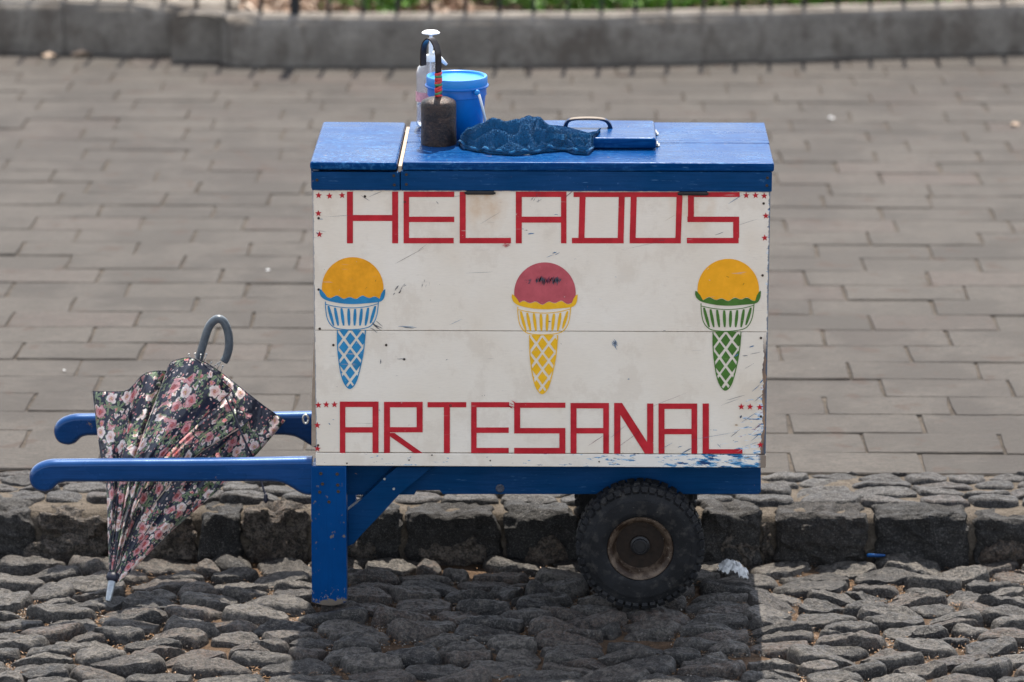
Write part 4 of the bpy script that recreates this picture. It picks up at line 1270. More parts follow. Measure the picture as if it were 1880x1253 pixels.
# ---- scuffs and scratches of the front
def streak(px, py, L, ang, w, mat, name='scratch', n=1, spread=3):
    polys = []
    for _ in range(n):
        ox, oy = (random.gauss(0, spread), random.gauss(0, spread)) if n > 1 else (0, 0)
        a = rad(ang) + random.gauss(0, .12) * (n > 1); l = L * random.uniform(.5, 1) if n > 1 else L
        c, s = math.cos(a), -math.sin(a)
        ww = w * random.uniform(.5, 1)
        top = []; bot = []
        for t in (0, .25, .5, .75, 1):
            k_ = ww * math.sin(math.pi * (.06 + .88 * t)) * random.uniform(.6, 1)
            x, y = px + ox + c * l * (t - .5), py + oy + s * l * (t - .5) + random.uniform(-.3, .3)
            top.append((x - s * k_ / 2, y + c * k_ / 2)); bot.append((x + s * k_ / 2, y - c * k_ / 2))
        polys.append(top + bot[::-1])
    global DY
    DY -= .00003
    return paint(name, polys, mat, cart, DY)
DY = -.0022
MK, MB = M_mark, M_markblue
for a in ((730, 534, 8, 60, 2.2, MK, 'scuff', 8, 3.5), (742, 523, 6, 20, 1.2, MK, 'scuff', 4, 2), (780, 523, 8, 70, .7, MK, 'scuff', 5, 4), (748, 600, 34, -4, 2.2, MB), (750, 602, 20, -6, 1.6, MK),
          (837, 591, 26, 24, 1.2, MB), (687, 599, 18, -40, 1.6, MK, 'scuff', 9, 4), (737, 659, 16, 0, 1.6, MK), (699, 664, 9, 86, 3, MK), (1129, 631, 12, -55, 2, MB, 'scuff', 10, 3),
          (1154, 696, 4, 0, 3, MB), (1010, 470, 14, 20, 1.6, MB), (1018, 464, 8, 20, 3, MB), (975, 429, 12, 8, 3, MB), (1021, 394, 7, 0, 2, MB), (1023, 466, 10, 30, 2, MB),
          (808, 447, 1, 0, 1, MK), (752, 470, 60, 28, 1.0, M_screw), (775, 455, 22, 38, .8, MK), (690, 356, 30, 24, 1, MK), (671, 364, 20, -32, 1, MK), (803, 372, 7, -55, 1.4, MK),
          (1350, 366, 30, 32, 2.4, MB), (1320, 429, 17, 18, 1.6, MK), (1372, 408, 40, 17, .8, MK), (1044, 357, 18, 40, 1.8, M_plum), (990, 368, 12, 30, 1, MK), (985, 362, 9, 60, .7, MK, 'scuff', 12, 4),
          (840, 360, 26, 8, .8, MK), (1215, 441, 14, 4, 1, MK), (1155, 806, 56, 36, 1.4, M_plum), (1135, 792, 40, 40, 1, M_plum), (1095, 808, 36, 34, 1.6, M_plum), (1220, 737, 90, 22, .7, M_plum),
          (1260, 828, 22, 28, 3, MB), (1262, 826, 14, 28, 2, MK), (1248, 820, 8, 20, 2, MB), (1225, 818, 24, 30, .8, MB), (1320, 818, 9, -45, 1.6, MB), (1350, 795, 22, 40, 1.5, MK), (1372, 768, 22, 34, 1.4, MK),
          (1360, 765, 6, 60, 4, MK), (1352, 780, 6, 0, 6, M_marktan), (1380, 636, 9, 20, 4, MB), (1387, 648, 20, 12, 1.2, MK), (1368, 653, 10, 0, 1.6, MK), (1375, 672, 22, 30, .6, MK), (1352, 652, 9, 35, 3.5, MB),
          (1375, 766, 34, 34, 1.5, MB), (1350, 730, 36, 16, 1.0, MK), (1340, 738, 34, 20, .8, MK), (1310, 800, 80, 10, .8, MB), (1380, 815, 26, 18, 1.2, MB), (1370, 820, 40, 30, 1.1, M_whitepl),
          (1390, 800, 30, 40, 2, MB), (1388, 790, 30, 40, 2, M_whitepl), (1392, 782, 20, 40, 2.4, M_plum), (1398, 700, 10, 50, 3, MB), (1388, 712, 20, 40, 1.6, MB), (1393, 730, 22, 42, 2, MK),
          (1250, 437, 1, 0, 1, MK), (1000, 552, 1, 0, 1, MK), (620, 640, 1, 0, 1, MK), (1220, 607, 5, 0, 2, MK), (605, 778, 5, -50, 2, MB), (612, 770, 3, 0, 2, MB), (697, 753, 6, -60, 1.4, MB),
          (690, 515, 5, 70, 1.2, M_screw), (673, 528, 6, 50, 1.2, M_screw), (1336, 508, 6, -20, 1.4, M_screw), (1365, 521, 5, 50, 1, M_screw), (1009, 590, 5, 0, 1.5, MK), (938, 744, 12, -30, 2, M_red, 'scuff', 10, 4), (930, 450, 14, 20, 1.2, M_red, 'scuff', 12, 3), (627, 396, 60, 4, .6, MK), (590, 424, 18, -10, 1, MK), (590, 402, 7, 0, 2, MB), (583, 428, 6, -40, 3, MB),
          (820, 660, 4, 30, 1, MK), (1040, 520, 3, 30, 1, MK), (1180, 450, 80, 12, .5, MK), (1230, 400, 22, 30, .6, M_marktan), (900, 400, 44, 30, .5, MK), (880, 500, 50, 3, .6, MK), (960, 420, 3, 0, 2, MB)):
    streak(*a)
# dark scuffs across the pink scoop
for (px, l, w, n, mt_) in ((966, 4, 1.2, 3, MK), (973, 7, 1.8, 5, MK), (986, 9, 2.6, 4, MK), (992, 14, 3, 6, MK), (998, 16, 3, 6, MK), (1005, 12, 2.4, 5, M_plum), (1010, 12, 2.4, 5, M_plum), (1016, 15, 3, 6, MK), (1021, 15, 3, 6, MK), (1026, 9, 2.6, 4, MK)):
    streak(px, 514, l, 74, w, mt_, 'scuff', n, 1.8)

# ------------------------------------------------------------------ things on the lid
def ring_xy(c, r, n=24, z=0): return [Vector((c.x + r * math.cos(2 * math.pi * i / n), c.y + r * math.sin(2 * math.pi * i / n), z)) for i in range(n + 1)]
# bell
bc = PZ(805.5, 264, z_top); bc.z = z_top + .0005
br = (PY(838, 240, bc.y).x - PY(773, 240, bc.y).x) / 2
bh = PY(805, 194, bc.y - br).z - z_top
bell = thing('hand_bell', 'rusty brown iron hand bell with a hooked strap handle, in front of the blue bucket', 'bell', bc)
bm = bmesh.new()
add_lathe(bm, [(br * .9, .001), (br, .0), (br * 1.01, .004), (br * .99, bh * .5), (br, bh * .93), (br * .97, bh), (br * .9, bh + .004), (br * .6, bh + .0105), (br * .3, bh + .014), (.006, bh + .015)], 48, True, Matrix.Translation(bc))
o = sharp(obj('bell_body', bm, M_iron, bell), 50)
dirx = Vector((math.cos(rad(-38)), math.sin(rad(-38)), 0)); diry = Vector((-dirx.y, dirx.x, 0))
def strap(name, pts, w, t, mat):
    bm = bmesh.new(); rg = []
    for i, p in enumerate(pts):
        tg = (pts[min(i + 1, len(pts) - 1)] - pts[max(i - 1, 0)]).normalized(); nn = tg.cross(diry).normalized()
        rg.append([bm.verts.new(p + diry * a * w / 2 + nn * b * t / 2) for a, b in ((-1, -1), (1, -1), (1, 1), (-1, 1))])
    for a, b in zip(rg, rg[1:]):
        for i in range(4): bm.faces.new((a[i], a[(i + 1) % 4], b[(i + 1) % 4], b[i]))
    bm.faces.new(rg[0]); bm.faces.new(rg[-1][::-1])
    return sharp(obj(name, bm, mat, bell), 40)
zz = lambda py: PY(800, py, bc.y).z
ztopb = bc.z + bh + .011
sx = .022 / math.cos(rad(38))
hp = [Vector((bc.x, bc.y, ztopb)), Vector((bc.x, bc.y, zz(150))), Vector((bc.x, bc.y, zz(110))), Vector((bc.x, bc.y, zz(95))) - dirx * .002, Vector((bc.x, bc.y, zz(80))) - dirx * .012, Vector((bc.x, bc.y, zz(73))) - dirx * .027,
      Vector((bc.x, bc.y, zz(80))) - dirx * .043, Vector((bc.x, bc.y, zz(93))) - dirx * .050, Vector((bc.x, bc.y, zz(110))) - dirx * .052, Vector((bc.x, bc.y, zz(125))) - dirx * .052]
strap('strap_handle', catmull(hp, 6), .022, .0035, M_strap)
for i in range(9):
    py = 176 - i * 5.0
    mat = M_tape_red if i % 3 != 1 else M_tape_green
    bm = bmesh.new(); c = Vector((bc.x, bc.y, zz(py)))
    tl = random.uniform(-.3, .3)
    n = 14; rg = []
    for k2 in range(n):
        a = 2 * math.pi * k2 / n
        p = c + diry * math.cos(a) * .0128 + dirx * math.sin(a) * .0048 + Vector((0, 0, math.cos(a) * .0128 * tl))
        out = (diry * math.cos(a) + dirx * math.sin(a))
        rg.append([bm.verts.new(p + Vector((0, 0, dz)) + out * do * .0012) for dz, do in ((-.0042, 0), (-.002, 1), (.002, 1), (.0042, 0))])
    for k2 in range(n):
        for q in range(3): bm.faces.new((rg[k2][q], rg[(k2 + 1) % n][q], rg[(k2 + 1) % n][q + 1], rg[k2][q + 1]))
    obj('tape_wrap', bm, mat, bell)

# bucket
yk = .338
kc = Vector((PY(839, 200, yk).x, yk, z_top + .0005))
kr = (PY(898, 150, yk).x - PY(781, 150, yk).x) / 2
kh = PY(839, 139, yk).z - kc.z - .025
bucket = thing('bucket', 'blue plastic bucket with its lid on and a white bail handle, behind the bell', 'bucket', kc)
bm = bmesh.new()
add_lathe(bm, [(kr * .76, 0), (kr * .785, .003), (kr * .90, kh * .80), (kr * .93, kh * .81), (kr * .93, kh * .84), (kr * .92, kh * .97), (kr * .99, kh * .975), (kr * 1.0, kh), (kr * .98, kh + .003)], 64, True, Matrix.Translation(kc))
sharp(obj('bucket_body', bm, M_bucket, bucket), 40)
ztl = PY(839, 130, yk + kr).z - kc.z
lt = PY(839, 139, yk).z - kc.z
bm = bmesh.new()
add_lathe(bm, [(kr * .955, kh - .001), (kr * .965, kh + .004), (kr * .96, lt - .004), (kr * .945, lt), (kr * .88, lt), (kr * .86, lt - .0015), (kr * .84, lt - .006), (kr * .8, lt - .0065), (.004, lt - .006)], 64, True, Matrix.Translation(kc))
sharp(obj('bucket_lid', bm, M_bucketlid, bucket), 50)
bm = bmesh.new()
pts = []
for px, py, yy in ((877, 168, yk - kr * .80), (881, 180, yk - kr * .84), (885, 195, yk - kr * .80), (889, 212, yk - kr * .6), (890, 226, yk - kr * .3)):
    pts.append(PY(px, py, yy))
pts += [PY(880, 238, yk), PY(866, 243, yk + .06), PY(838, 245, yk + kr * 1.0)]
P = catmull(pts, 5)
add_tube(bm, P, .0036, 8)
obj('bail_handle', bm, M_whitepl, bucket)
q = PY(876, 170, yk - kr * .78)
bm = bmesh.new(); add_lathe(bm, [(.0075, 0), (.0075, .006), (.005, .008)], 16, True, Matrix.Translation(q) @ Matrix.Rotation(rad(90), 4, 'X'))
obj('bail_ear', bm, M_bucketlid, bucket)

# bottle
yo = .44
oc = Vector((PY(789, 200, yo).x + .0, yo, z_top + .0005))
orr = oc.x - PY(764, 200, yo).x
oz = lambda py: PY(789, py, yo).z - oc.z
zsh = oz(126)
bottle = thing('pump_bottle', 'clear plastic bottle with a white pump top, left of the bucket', 'bottle', oc)
bm = bmesh.new()
prof = [(orr * .8, 0), (orr * .97, .006), (orr, .014), (orr * .96, zsh * .3), (orr, zsh * .5), (orr * .97, zsh * .7), (orr, zsh * .93), (orr * .86, zsh + .004), (orr * .5, zsh + .016), (orr * .36, zsh + .02), (orr * .36, zsh + .032)]
inner = [(max(r - .0012, .001), z + (.0012 if i == 0 else 0)) for i, (r, z) in enumerate(prof)][::-1]
add_lathe(bm, prof + inner, 40, True, Matrix.Translation(oc))
obj('bottle_body', bm, M_bottle, bottle)
bm = bmesh.new()
add_lathe(bm, [(max(r - .0022, .001), z + .002) for r, z in prof[:4]] + [(prof[4][0] - .003, zsh * .42), (.002, zsh * .42)], 40, True, Matrix.Translation(oc))
obj('gel', bm, M_gel, bottle)
bm = bmesh.new()
for k2 in range(9):
    a0 = rad(-150 + k2 * 9)
    for rr in (0,):
        pass
rgs = []
for i in range(15):
    a = rad(-175 + i * 9)
    rgs.append([bm.verts.new(oc + Vector(((orr + .0006) * math.cos(a), (orr + .0006) * math.sin(a), z))) for z in (zsh * .45, zsh * .62)])
for a, b in zip(rgs, rgs[1:]): bm.faces.new((a[0], b[0], b[1], a[1]))
obj('bottle_label', bm, m_simple('pink_label', (.62, .3, .34), .5, 0, 90, .35), bottle)
bm = bmesh.new()
zc = zsh + .02
add_lathe(bm, [(orr * .40, zc), (orr * .42, zc + .002), (orr * .42, oz(104)), (orr * .36, oz(101)), (.006, oz(100)), (.006, oz(82)), (.0045, oz(80)), (.0042, oz(66)), (.0055, oz(65)), (.011, oz(63.5)), (.024, oz(61.5)), (.0245, oz(60)), (.018, oz(57)), (.004, oz(56))], 32, True, Matrix.Translation(oc + Vector((.004, 0, 0))))
sharp(obj('pump_head', bm, M_whitepl, bottle), 40)
bm = bmesh.new()
add_tube(bm, [oc + Vector((.008, 0, oz(99))), oc + Vector((.028, .004, oz(108))), oc + Vector((.046, .008, oz(120)))], [.010, .007, .004], 10)
obj('pump_spout', bm, M_whitepl, bottle)
bm = bmesh.new(); add_tube(bm, [oc + Vector((.001, 0, .012)), oc + Vector((.003, 0, zsh + .03))], .0022, 8); obj('dip_tube', bm, M_whitepl, bottle)

# towel
TX0, TX1 = PY(840, 270, .1).x, PY(1103, 262, .1).x
def interp(tab, x):
    if x <= tab[0][0]: return tab[0][1]
    for (a, fa), (b, fb) in zip(tab, tab[1:]):
        if x <= b:
            t = (x - a) / (b - a); t = t * t * (3 - 2 * t); return fa + (fb - fa) * t
    return tab[-1][1]
front_tab = [(838, 268), (850, 276), (880, 281), (905, 285), (940, 287), (975, 285), (1005, 281), (1035, 279), (1060, 285), (1078, 286), (1095, 274), (1104, 264)]
sil_tab = [(838, 262), (845, 244), (858, 232), (880, 223), (907, 216), (935, 220), (950, 217), (968, 212.5), (985, 216), (1010, 228), (1035, 238), (1065, 246), (1090, 255), (1104, 262)]
NU, NV = 200, 100
CREASE = [[(966, .80), (982, .55), (976, .30), (990, .14)], [(992, .42), (1015, .55), (1052, .44), (1078, .30)], [(1000, .14), (1022, .32), (1045, .28), (1072, .14)], [(868, .22), (905, .42), (948, .34)], [(890, .68), (925, .58), (960, .66)], [(910, .10), (935, .24), (965, .12)], [(1048, .06), (1082, .26), (1098, .30)]]
bm = bmesh.new(); grid = []
yc = .165
for i in range(NU + 1):
    px = 838 + (1104 - 838) * i / NU
    yf = PZ(px, interp(front_tab, px), z_top).y + .004
    crest_z = PY(px, interp(sil_tab, px) + 2, yf + (yc - yf) * min(1, (NU - i) / (NU * .30), (i + 1) / (NU * .12)) ** .6).z - z_top
    crest_z = max(crest_z, .006)
    endf = min(1, min(i, NU - i) / (NU * .06)) ** .5
    tp_ = min(1, (NU - i) / (NU * .30), (i + 1) / (NU * .12)) ** .6
    yb_ = yc + .10 * tp_
    colv = []
    for j in range(NV + 1):
        v = j / NV
        yc2 = yf + (yc - yf) * 1.0
        if v < .62:
            t = v / .62; ycc = yf + (yc - yf) * tp_; yy = yf + (ycc - yf) * t
            hgt = .013 + (crest_z - .013) * (math.sin(t * math.pi / 2) ** 1.15)
        else:
            t = (v - .62) / .38; ycc = yf + (yc - yf) * tp_; yy = ycc + .10 * tp_ * t
            hgt = crest_z * math.cos(t * math.pi / 2) ** .7 + .002
        x = PY(px, 260, yy).x if False else TX0 + (TX1 - TX0) * i / NU
        w = Vector((x * 14, yy * 16, 2.0))
        wx = noise.noise(w * .6) * .9
        # folds: long diagonal ridges
        f1 = 1 - abs(noise.noise(Vector((x * 9 + yy * 16 + wx, yy * 4 - x * 3, 7.7)))) * 2.4
        f2 = 1 - abs(noise.noise(Vector((x * 20 - yy * 12 + wx * 1.4, yy * 9 + x * 4, 3.3)))) * 2.4
        env = math.sin(min(1, v / .9) * math.pi) ** .6 if v < .9 else .3
        hgt += (max(-.8, f1) * .5 - .5) * .016 * env + (max(-.3, f2) - 1) * .003 * env * min(1, crest_z / .03)
        for cr_ in CREASE:
            dm = 1e9
            for (xa, va), (xb, vb) in zip(cr_, cr_[1:]):
                ax_, ay_, bx_, by_ = xa, va * 70, xb, vb * 70; qx, qy = px, v * 70
                tt = max(0, min(1, ((qx - ax_) * (bx_ - ax_) + (qy - ay_) * (by_ - ay_)) / ((bx_ - ax_) ** 2 + (by_ - ay_) ** 2)))
                dm = min(dm, math.hypot(qx - ax_ - (bx_ - ax_) * tt, qy - ay_ - (by_ - ay_) * tt))
            hgt += (.005 * math.exp(-((dm - 9) / 5) ** 2) - .011 * math.exp(-(dm / 4.2) ** 2)) * max(0, min(1, (.72 - v) * 5))
        hgt += .0022 * fbm(Vector((x * 90, yy * 90, 1)), 2)
        hgt = max(hgt, .0035)
        z = z_top + hgt
        if (hx0 - .01 < x < hx1) and (hy0 - .012 < yy): z = max(z, zh + .006 + .5 * hgt * .4)
        colv.append(bm.verts.new((x, yy, z)))
    grid.append(colv)
for i in range(NU):
    for j in range(NV): bm.faces.new((grid[i][j], grid[i + 1][j], grid[i + 1][j + 1], grid[i][j + 1]))
# tuck the rim down to the board
rimv = [grid[i][0] for i in range(NU + 1)]
low = [bm.verts.new((v.co.x, v.co.y + .003, z_top + .0012)) for v in rimv]
for i in range(NU): bm.faces.new((rimv[i], low[i], low[i + 1], rimv[i + 1]))
for end in (0, NU):
    e = grid[end]; l2 = [bm.verts.new((v.co.x, v.co.y, z_top + .0012)) for v in e]
    for j in range(NV): bm.faces.new((e[j], e[j + 1], l2[j + 1], l2[j]))
surf = [(v.co.copy(), i, j) for i in range(0, NU + 1) for j, v in enumerate(grid[i])]
normals = {}
tw_origin = Vector(((TX0 + TX1) / 2, .15, z_top))
pos_grid = [[v.co.copy() for v in c] for c in grid]
towel = obj('towel', bm, M_towel, origin=tw_origin)
tag(towel, 'crumpled dark blue terry towel lying at the front of the cart top', 'towel')
# rolled hem along the front and doubled folds
bm = bmesh.new()
hem = []
for i in range(0, NU + 1, 2):
    p = pos_grid[i][0].copy(); p.z = z_top + .0075 + .004 * (1 + math.sin(i * .16)) * .6 + max(0, noise.noise(Vector((i * .09, 0, 0)))) * .012
    p.y -= .001 + .003 * noise.noise(Vector((i * .13, 4, 0)))
    hem.append(p)
add_tube(bm, hem, [.0030 + .0010 * math.sin(i * .7) for i in range(len(hem))], 10)
obj('hem', bm, M_towel, towel)
# pile of the terry cloth
bm = bmesh.new()
rt = random.Random(5)
for _ in range(34000):
    i = rt.randrange(0, NU); j = rt.randrange(0, NV)
    a, b, c = pos_grid[i][j], pos_grid[i + 1][j], pos_grid[i][j + 1]
    u, v = rt.random(), rt.random()
    p = a + (b - a) * u + (c - a) * v
    n_ = (b - a).cross(c - a).normalized()
    if n_.z < 0: n_ = -n_
    d = (n_ + Vector((rt.uniform(-.7, .7), rt.uniform(-.7, .7), rt.uniform(-.4, .4)))).normalized() * rt.uniform(.0016, .0034)
    s = d.orthogonal().normalized(); s.rotate(Matrix.Rotation(rt.uniform(0, 6.28), 3, d.normalized())); s *= .0008
    bm.faces.new([bm.verts.new(q) for q in (p - s, p + s, p + d)])
for hp_ in hem:
    for _ in range(90):
        a = rt.uniform(0, 6.28); d0 = Vector((rt.uniform(-.2, .2), math.cos(a), math.sin(a))).normalized()
        p = hp_ + Vector((rt.uniform(-.003, .003), 0, 0)) + d0 * .0024; d = d0 * rt.uniform(.0015, .003); s_ = d.orthogonal().normalized() * .0008
        bm.faces.new([bm.verts.new(q) for q in (p - s_, p + s_, p + d)])
tag(obj('terry_pile', bm, M_towel, towel, smooth=False), kind='stuff')

# ------------------------------------------------------------------ UMBRELLA
U0 = PZ(196, 1110, 0.0); 
def uy(py): 
    t = (1112 - py) / (1112 - 655); return U0.y + .015 + (.36 - U0.y - .015) * t
umb = thing('umbrella', 'half furled navy umbrella with a pink rose print, propped between the cart handles', 'umbrella', (U0.x, U0.y, 0))
def U(px, py, off=0.0): return PY(px, py, uy(py) + off)
def canopy_panel(hem, left, right, off, bulge, seed, puck=.006, redge=None, label=None, nu=26, nv=60, u0=0.0, edge=True):
    H_ = [Vector((a, b, 0)) for a, b in hem]
    H_ = catmull(H_, 4); L_ = catmull([Vector((a, b, 0)) for a, b in left], 8); R2 = catmull([Vector((a, b, 0)) for a, b in right], 8)
    def samp(P, t):
        # by arc length
        acc = [0]
        for a, b in zip(P, P[1:]): acc.append(acc[-1] + (b - a).length)
        T = t * acc[-1]
        for k3 in range(len(P) - 1):
            if acc[k3 + 1] >= T - 1e-9:
                f = (T - acc[k3]) / max(1e-9, acc[k3 + 1] - acc[k3]); return P[k3] + (P[k3 + 1] - P[k3]) * f
        return P[-1]
    bm = bmesh.new(); uvl = bm.loops.layers.uv.new('UVMap')
    g = []; 
    Ls = [samp(L_, j / nv) for j in range(nv + 1)]; Rs = [samp(R2, j / nv) for j in range(nv + 1)]; Hs = [samp(H_, i / nu) for i in range(nu + 1)]
    for i in range(nu + 1):
        u = i / nu; c = []
        for j in range(nv + 1):
            v = j / nv
            lin = Ls[j] * (1 - u) + Rs[j] * u
            base = Hs[0] * (1 - u) + Hs[-1] * u
            p = lin + (Hs[i] - base) * (1 - v) ** 2.2
            wdt = (Rs[j] - Ls[j]).length / 700
            o_ = off(u, v) if callable(off) else off
            fold = bulge * wdt * math.sin(math.pi * u)
            rip = puck * (noise.noise(Vector((u * 5 + seed, v * 2.2, seed))) * 1.4 + noise.noise(Vector((u * 13 + seed, v * 5, seed + 5))) * .7) * min(1, (1 - v) * 3 + .15)
            w = PY(p.x, p.y, uy(p.y) + o_ * (1 - v) - fold + rip - .012 * v * 0)
            c.append(bm.verts.new(w))
        g.append(c)
    wtop = (Hs[-1] - Hs[0]).length / 700
    Lm = sum((a - b).length for a, b in zip(Ls, Ls[1:])) / 700
    fs = []
    for i in range(nu):
        for j in range(nv):
            f = bm.faces.new((g[i][j], g[i + 1][j], g[i + 1][j + 1], g[i][j + 1]))
            for lp, (ii, jj) in zip(f.loops, ((i, j), (i + 1, j), (i + 1, j + 1), (i, j + 1))):
                vv = jj / nv
                lp[uvl].uv = (seed + u0 + (ii / nu - .5) * wtop * 1.25 * (1 - .82 * vv), seed * 2 + vv * Lm)
    me = bpy.data.meshes.new('canopy_panel'); bm.to_mesh(me); 
    edgep = [v.co.copy() for v in g[nu]]; hemp = [g[i][0].co.copy() for i in range(nu + 1)]; lep = [v.co.copy() for v in g[0]]
    bm.free()
    o = mesh_obj('canopy_panel', me, M_floral, umb)
    if label: o['label'] = label
    md = o.modifiers.new('thickness', 'SOLIDIFY'); md.thickness = .0008; md.offset = 0
    if edge:
        bm = bmesh.new()
        add_tube(bm, hemp, .0011, 6)
        obj('piping', bm, M_navy, o)
    if redge is not None:
        bm = bmesh.new(); add_tube(bm, edgep[:int(nv * .6)], .0013, 6); obj('piping', bm, redge, o)
    return edgep, hemp, lep
AP = (206, 1064)
M_pale = m_simple('pale_fabric_edge', (0.55, 0.45, 0.36), 0.6)
# back panels close the canopy behind
canopy_panel([(176, 722), (240, 716), (300, 690), (372, 668), (430, 708), (515, 775)], [(176, 722), (190, 842), (198, 930), (202, 1000), (203, 1064)], [(515, 775), (462, 838), (408, 888), (300, 984), (220, 1066)], .055, -.10, 3.3, .010)
# far right panel
canopy_panel([(345, 659), (372, 663), (400, 680), (433, 705), (480, 742), (524, 773)], [(345, 659), (318, 780), (270, 900), (230, 1000), (208, 1064)], [(524, 773), (466, 840), (414, 888), (360, 936), (306, 984), (258, 1032), (222, 1068)], .055, .16, 1.7, .016)
# inner small fold right
canopy_panel([(424, 728), (440, 752), (464, 762)], [(424, 728), (345, 830), (290, 900), (240, 990), (211, 1064)], [(464, 762), (448, 782), (380, 845), (320, 910), (250, 1005), (216, 1066)], -.012, .05, 6.1, .004)
# third panel with pale folded edge
canopy_panel([(420, 722), (432, 750), (439, 787)], [(420, 722), (320, 815), (262, 905), (232, 985), (208, 1064)], [(439, 787), (398, 812), (357, 840), (312, 889), (262, 955), (232, 1010), (213, 1065)], -.035, .12, 4.4, .008, M_pale)
# left panels
canopy_panel([(170, 719), (196, 719.5), (222, 719), (238, 714), (252, 699), (264, 687), (280, 682.5)], [(170, 719), (178, 790), (186, 845), (195, 890), (198, 980), (201, 1064)], [(280, 682.5), (262, 760), (240, 845), (224, 920), (212, 1000), (204, 1064)], 0.0, .30, 2.2, .014)
canopy_panel([(268, 685), (292, 681), (320, 683)], [(268, 685), (232, 780), (212, 860), (208, 950), (202, 1064)], [(320, 683), (290, 760), (262, 850), (236, 940), (207, 1064)], -.022, .4, 8.2, .010)
# front panel
canopy_panel([(306, 682), (313, 667), (325, 661), (346, 657), (364, 662), (392, 684), (412, 704), (427, 717)], [(306, 682), (278, 756), (254, 822), (240, 865), (226, 930), (213, 1000), (204, 1064)], [(427, 717), (362, 779), (297, 843), (268, 885), (244, 945), (224, 1010), (208, 1065)], lambda u, v: -.075 - .05 * u, .34, 5.5, .014, M_navy)
# collar where the canopy is gathered
c0 = U(207, 1062, 0); c1 = PY(203, 1074, uy(1074)); tip = Vector((U0.x + .002, U0.y + .014, .004))
ax = (c0 - tip).normalized()
bm = bmesh.new(); add_tube(bm, [c0 + ax * .012, c0, c0 - ax * .010], [.0165, .0185, .0125], 20); obj('canopy_collar', bm, M_navy, umb)
bm = bmesh.new(); add_tube(bm, [c0, c0 - ax * .02, tip + ax * .004, tip], [.0105, .0108, .0085, .0068], 20); sharp(obj('ferrule', bm, M_ferrule, umb), 50)
# shaft, hook
hookpx = [(362, 670), (368, 650), (376, 622), (383, 602), (392, 590), (402, 586), (412, 593), (419, 612), (420.5, 636), (416, 655), (411, 664)]
hook = catmull([PY(a, b, .365) for a, b in hookpx], 6)
bm = bmesh.new(); add_tube(bm, hook, .0115, 20); obj('hook_handle', bm, M_handle_grey, umb)
bm = bmesh.new(); add_tube(bm, [c0, hook[0]], .005, 10); obj('shaft', bm, M_steel, umb)
# rib ends
ribs = [((352, 664), (347, 651)), ((360, 663), (358, 650)), ((374, 664), (379, 651)), ((367, 662), (369, 652)), ((383, 672), (388, 666)), ((399, 678), (404, 666)), ((406, 682), (409, 673)), ((391, 674), (400, 668))]
for a, b in ribs:
    p, q = U(a[0], a[1], -.03), U(b[0], b[1], -.03)
    bm = bmesh.new(); add_tube(bm, [p, p + (q - p) * .8, q], [.0013, .0013, .0013], 6); add_lathe(bm, [(.0005, -.003), (.003, -.001), (.003, .001), (.0005, .003)], 8, True, Matrix.Translation(q)); obj('rib_tip', bm, M_steel, umb)
# closing strap
bm = bmesh.new()
st = [U(416, 732, -.075), U(430, 762, -.08), U(445, 800, -.075), U(458, 828, -.06), U(466, 845, -.04), U(478, 880, -.03), U(487, 908, -.03)]
rg = []
for i, p in enumerate(catmull(st, 4)):
    rg.append([bm.verts.new(p + Vector((a * .0028, b * .001, 0))) for a, b in ((-1, -1), (1, -1), (1, 1), (-1, 1))])
for a, b in zip(rg, rg[1:]):
    for i in range(4): bm.faces.new((a[i], a[(i + 1) % 4], b[(i + 1) % 4], b[i]))
e = U(488, 914, -.03)
add_lathe(bm, [(.001, .012), (.006, .006), (.005, 0), (.008, -.006), (.002, -.016)], 8, True, Matrix.Translation(e))
obj('closing_strap', bm, M_navy, umb)

# ------------------------------------------------------------------ small litter
# crumpled tissue
tc = PZ(1345, 1066, .0); tc.z = .02
bm = bmesh.new()
n1, n2 = 40, 30; g = []
for i in range(n1 + 1):
    c = []
    for j in range(n2 + 1):
        u, v = i / n1 - .5, j / n2 - .5
        w = Vector((u * 7, v * 7, 9))
        z = .028 * max(0, 1 - (u * u + v * v) * 3.2) + .007 * (1 - abs(noise.noise(w)) * 3) + .003 * (1 - abs(noise.noise(w * 2.3)) * 3)
        c.append(bm.verts.new(tc + Vector((u * .078 + .008 * noise.noise(w * .7), v * .055 + .007 * noise.noise(w + Vector((4, 4, 4))), max(z, -.006) + .004 - u * .02))))
    g.append(c)
for i in range(n1):
    for j in range(n2): bm.faces.new((g[i][j], g[i + 1][j], g[i + 1][j + 1], g[i][j + 1]))
tag(obj('tissue', bm, M_tissue, origin=tc), 'crumpled white tissue on the cobbles right of the wheel', 'tissue')
q = PZ(1606, 1020, .012)
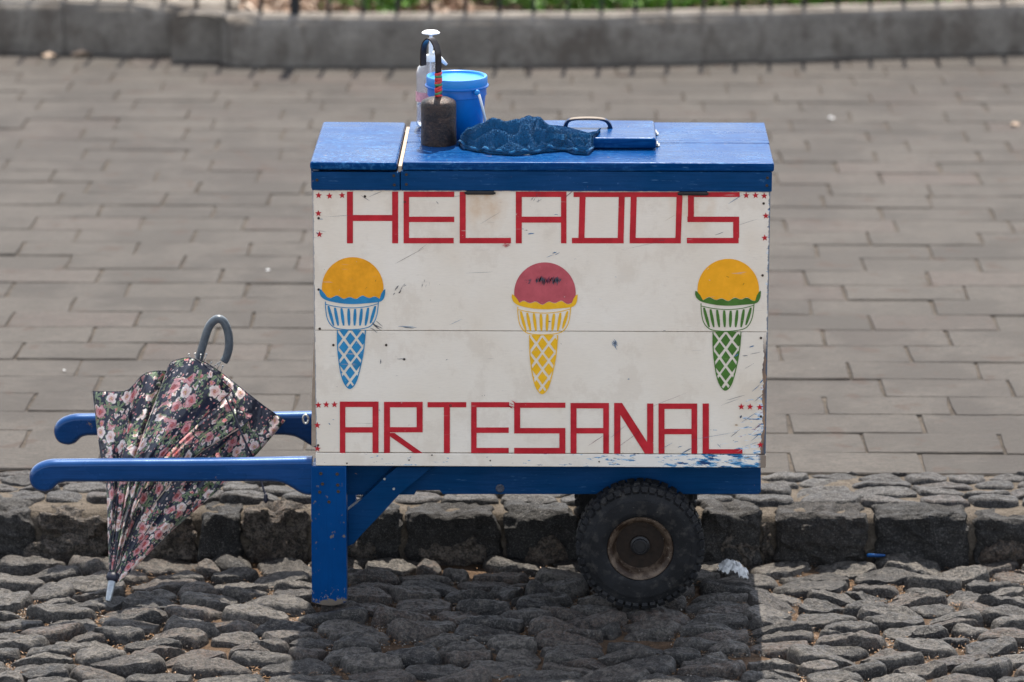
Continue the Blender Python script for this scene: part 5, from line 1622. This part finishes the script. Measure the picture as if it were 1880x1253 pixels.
bm = bmesh.new(); add_lathe(bm, [(.004, 0), (.0055, .004), (.005, .035), (.0035, .05), (.001, .052)], 12, True, Matrix.Translation(q + Vector((-.022, 0, 0))) @ Matrix.Rotation(rad(86), 4, 'Y') @ Matrix.Rotation(.2, 4, 'X'))
tag(obj('pen_cap', bm, M_blue_handle, origin=q), 'blue plastic pen cap lying at the foot of the kerb', 'pen cap')
def scrap(px, py, z, s, mat, name, label, cat):
    c = PZ(px, py, z + .004); bm = bmesh.new(); vs = []
    n = 7
    mid = bm.verts.new(c + Vector((0, 0, s * .5)))
    for i in range(n):
        a = 2 * math.pi * i / n; vs.append(bm.verts.new(c + Vector((math.cos(a) * s * random.uniform(.6, 1.1), math.sin(a) * s * random.uniform(.6, 1.1), random.uniform(-.002, .3 * s)))))
    for i in range(n): bm.faces.new((mid, vs[i], vs[(i + 1) % n]))
    b2 = bm.verts.new(c + Vector((0, 0, -.003)))
    for i in range(n): bm.faces.new((b2, vs[(i + 1) % n], vs[i]))
    tag(obj(name, bm, mat, origin=c, smooth=False), label, cat)
scrap(1525, 217, ZS, .016, M_tissue, 'paper_scrap', 'white scrap of paper on the pavement right of the cart, near the far kerb', 'paper')
scrap(492, 496, ZS, .009, M_tissue, 'paper_scrap', 'tiny white scrap of paper on the pavement above the umbrella hook', 'paper')
scrap(1862, 229, ZS, .022, M_dryleaf, 'dry_leaf', 'brown dry leaf on the pavement near the right edge', 'leaf')
scrap(150, 101, ZS, .05, M_dryleaf, 'dry_leaf', 'largest pale dry leaf at the foot of the left kerb', 'leaf')
scrap(90, 103, ZS, .035, M_dryleaf, 'dry_leaf', 'brown dry leaf at the foot of the left kerb, nearest the left edge', 'leaf')
scrap(118, 600 + 80, ZS, .006, M_tissue, 'paper_scrap', 'tiny pale crumb of paper on the pavement left of the umbrella', 'paper')
for (px, py, s) in ((1212, 1217, .006), (1180, 1168, .006), (1032, 1178, .008), (1052, 1222, .007), (1156, 1150, .005)):
    pass
print('cobbles', ncob, 'rubble', nr, 'tris', sum(len(o.data.polygons) for o in bpy.data.objects if o.type == 'MESH'))
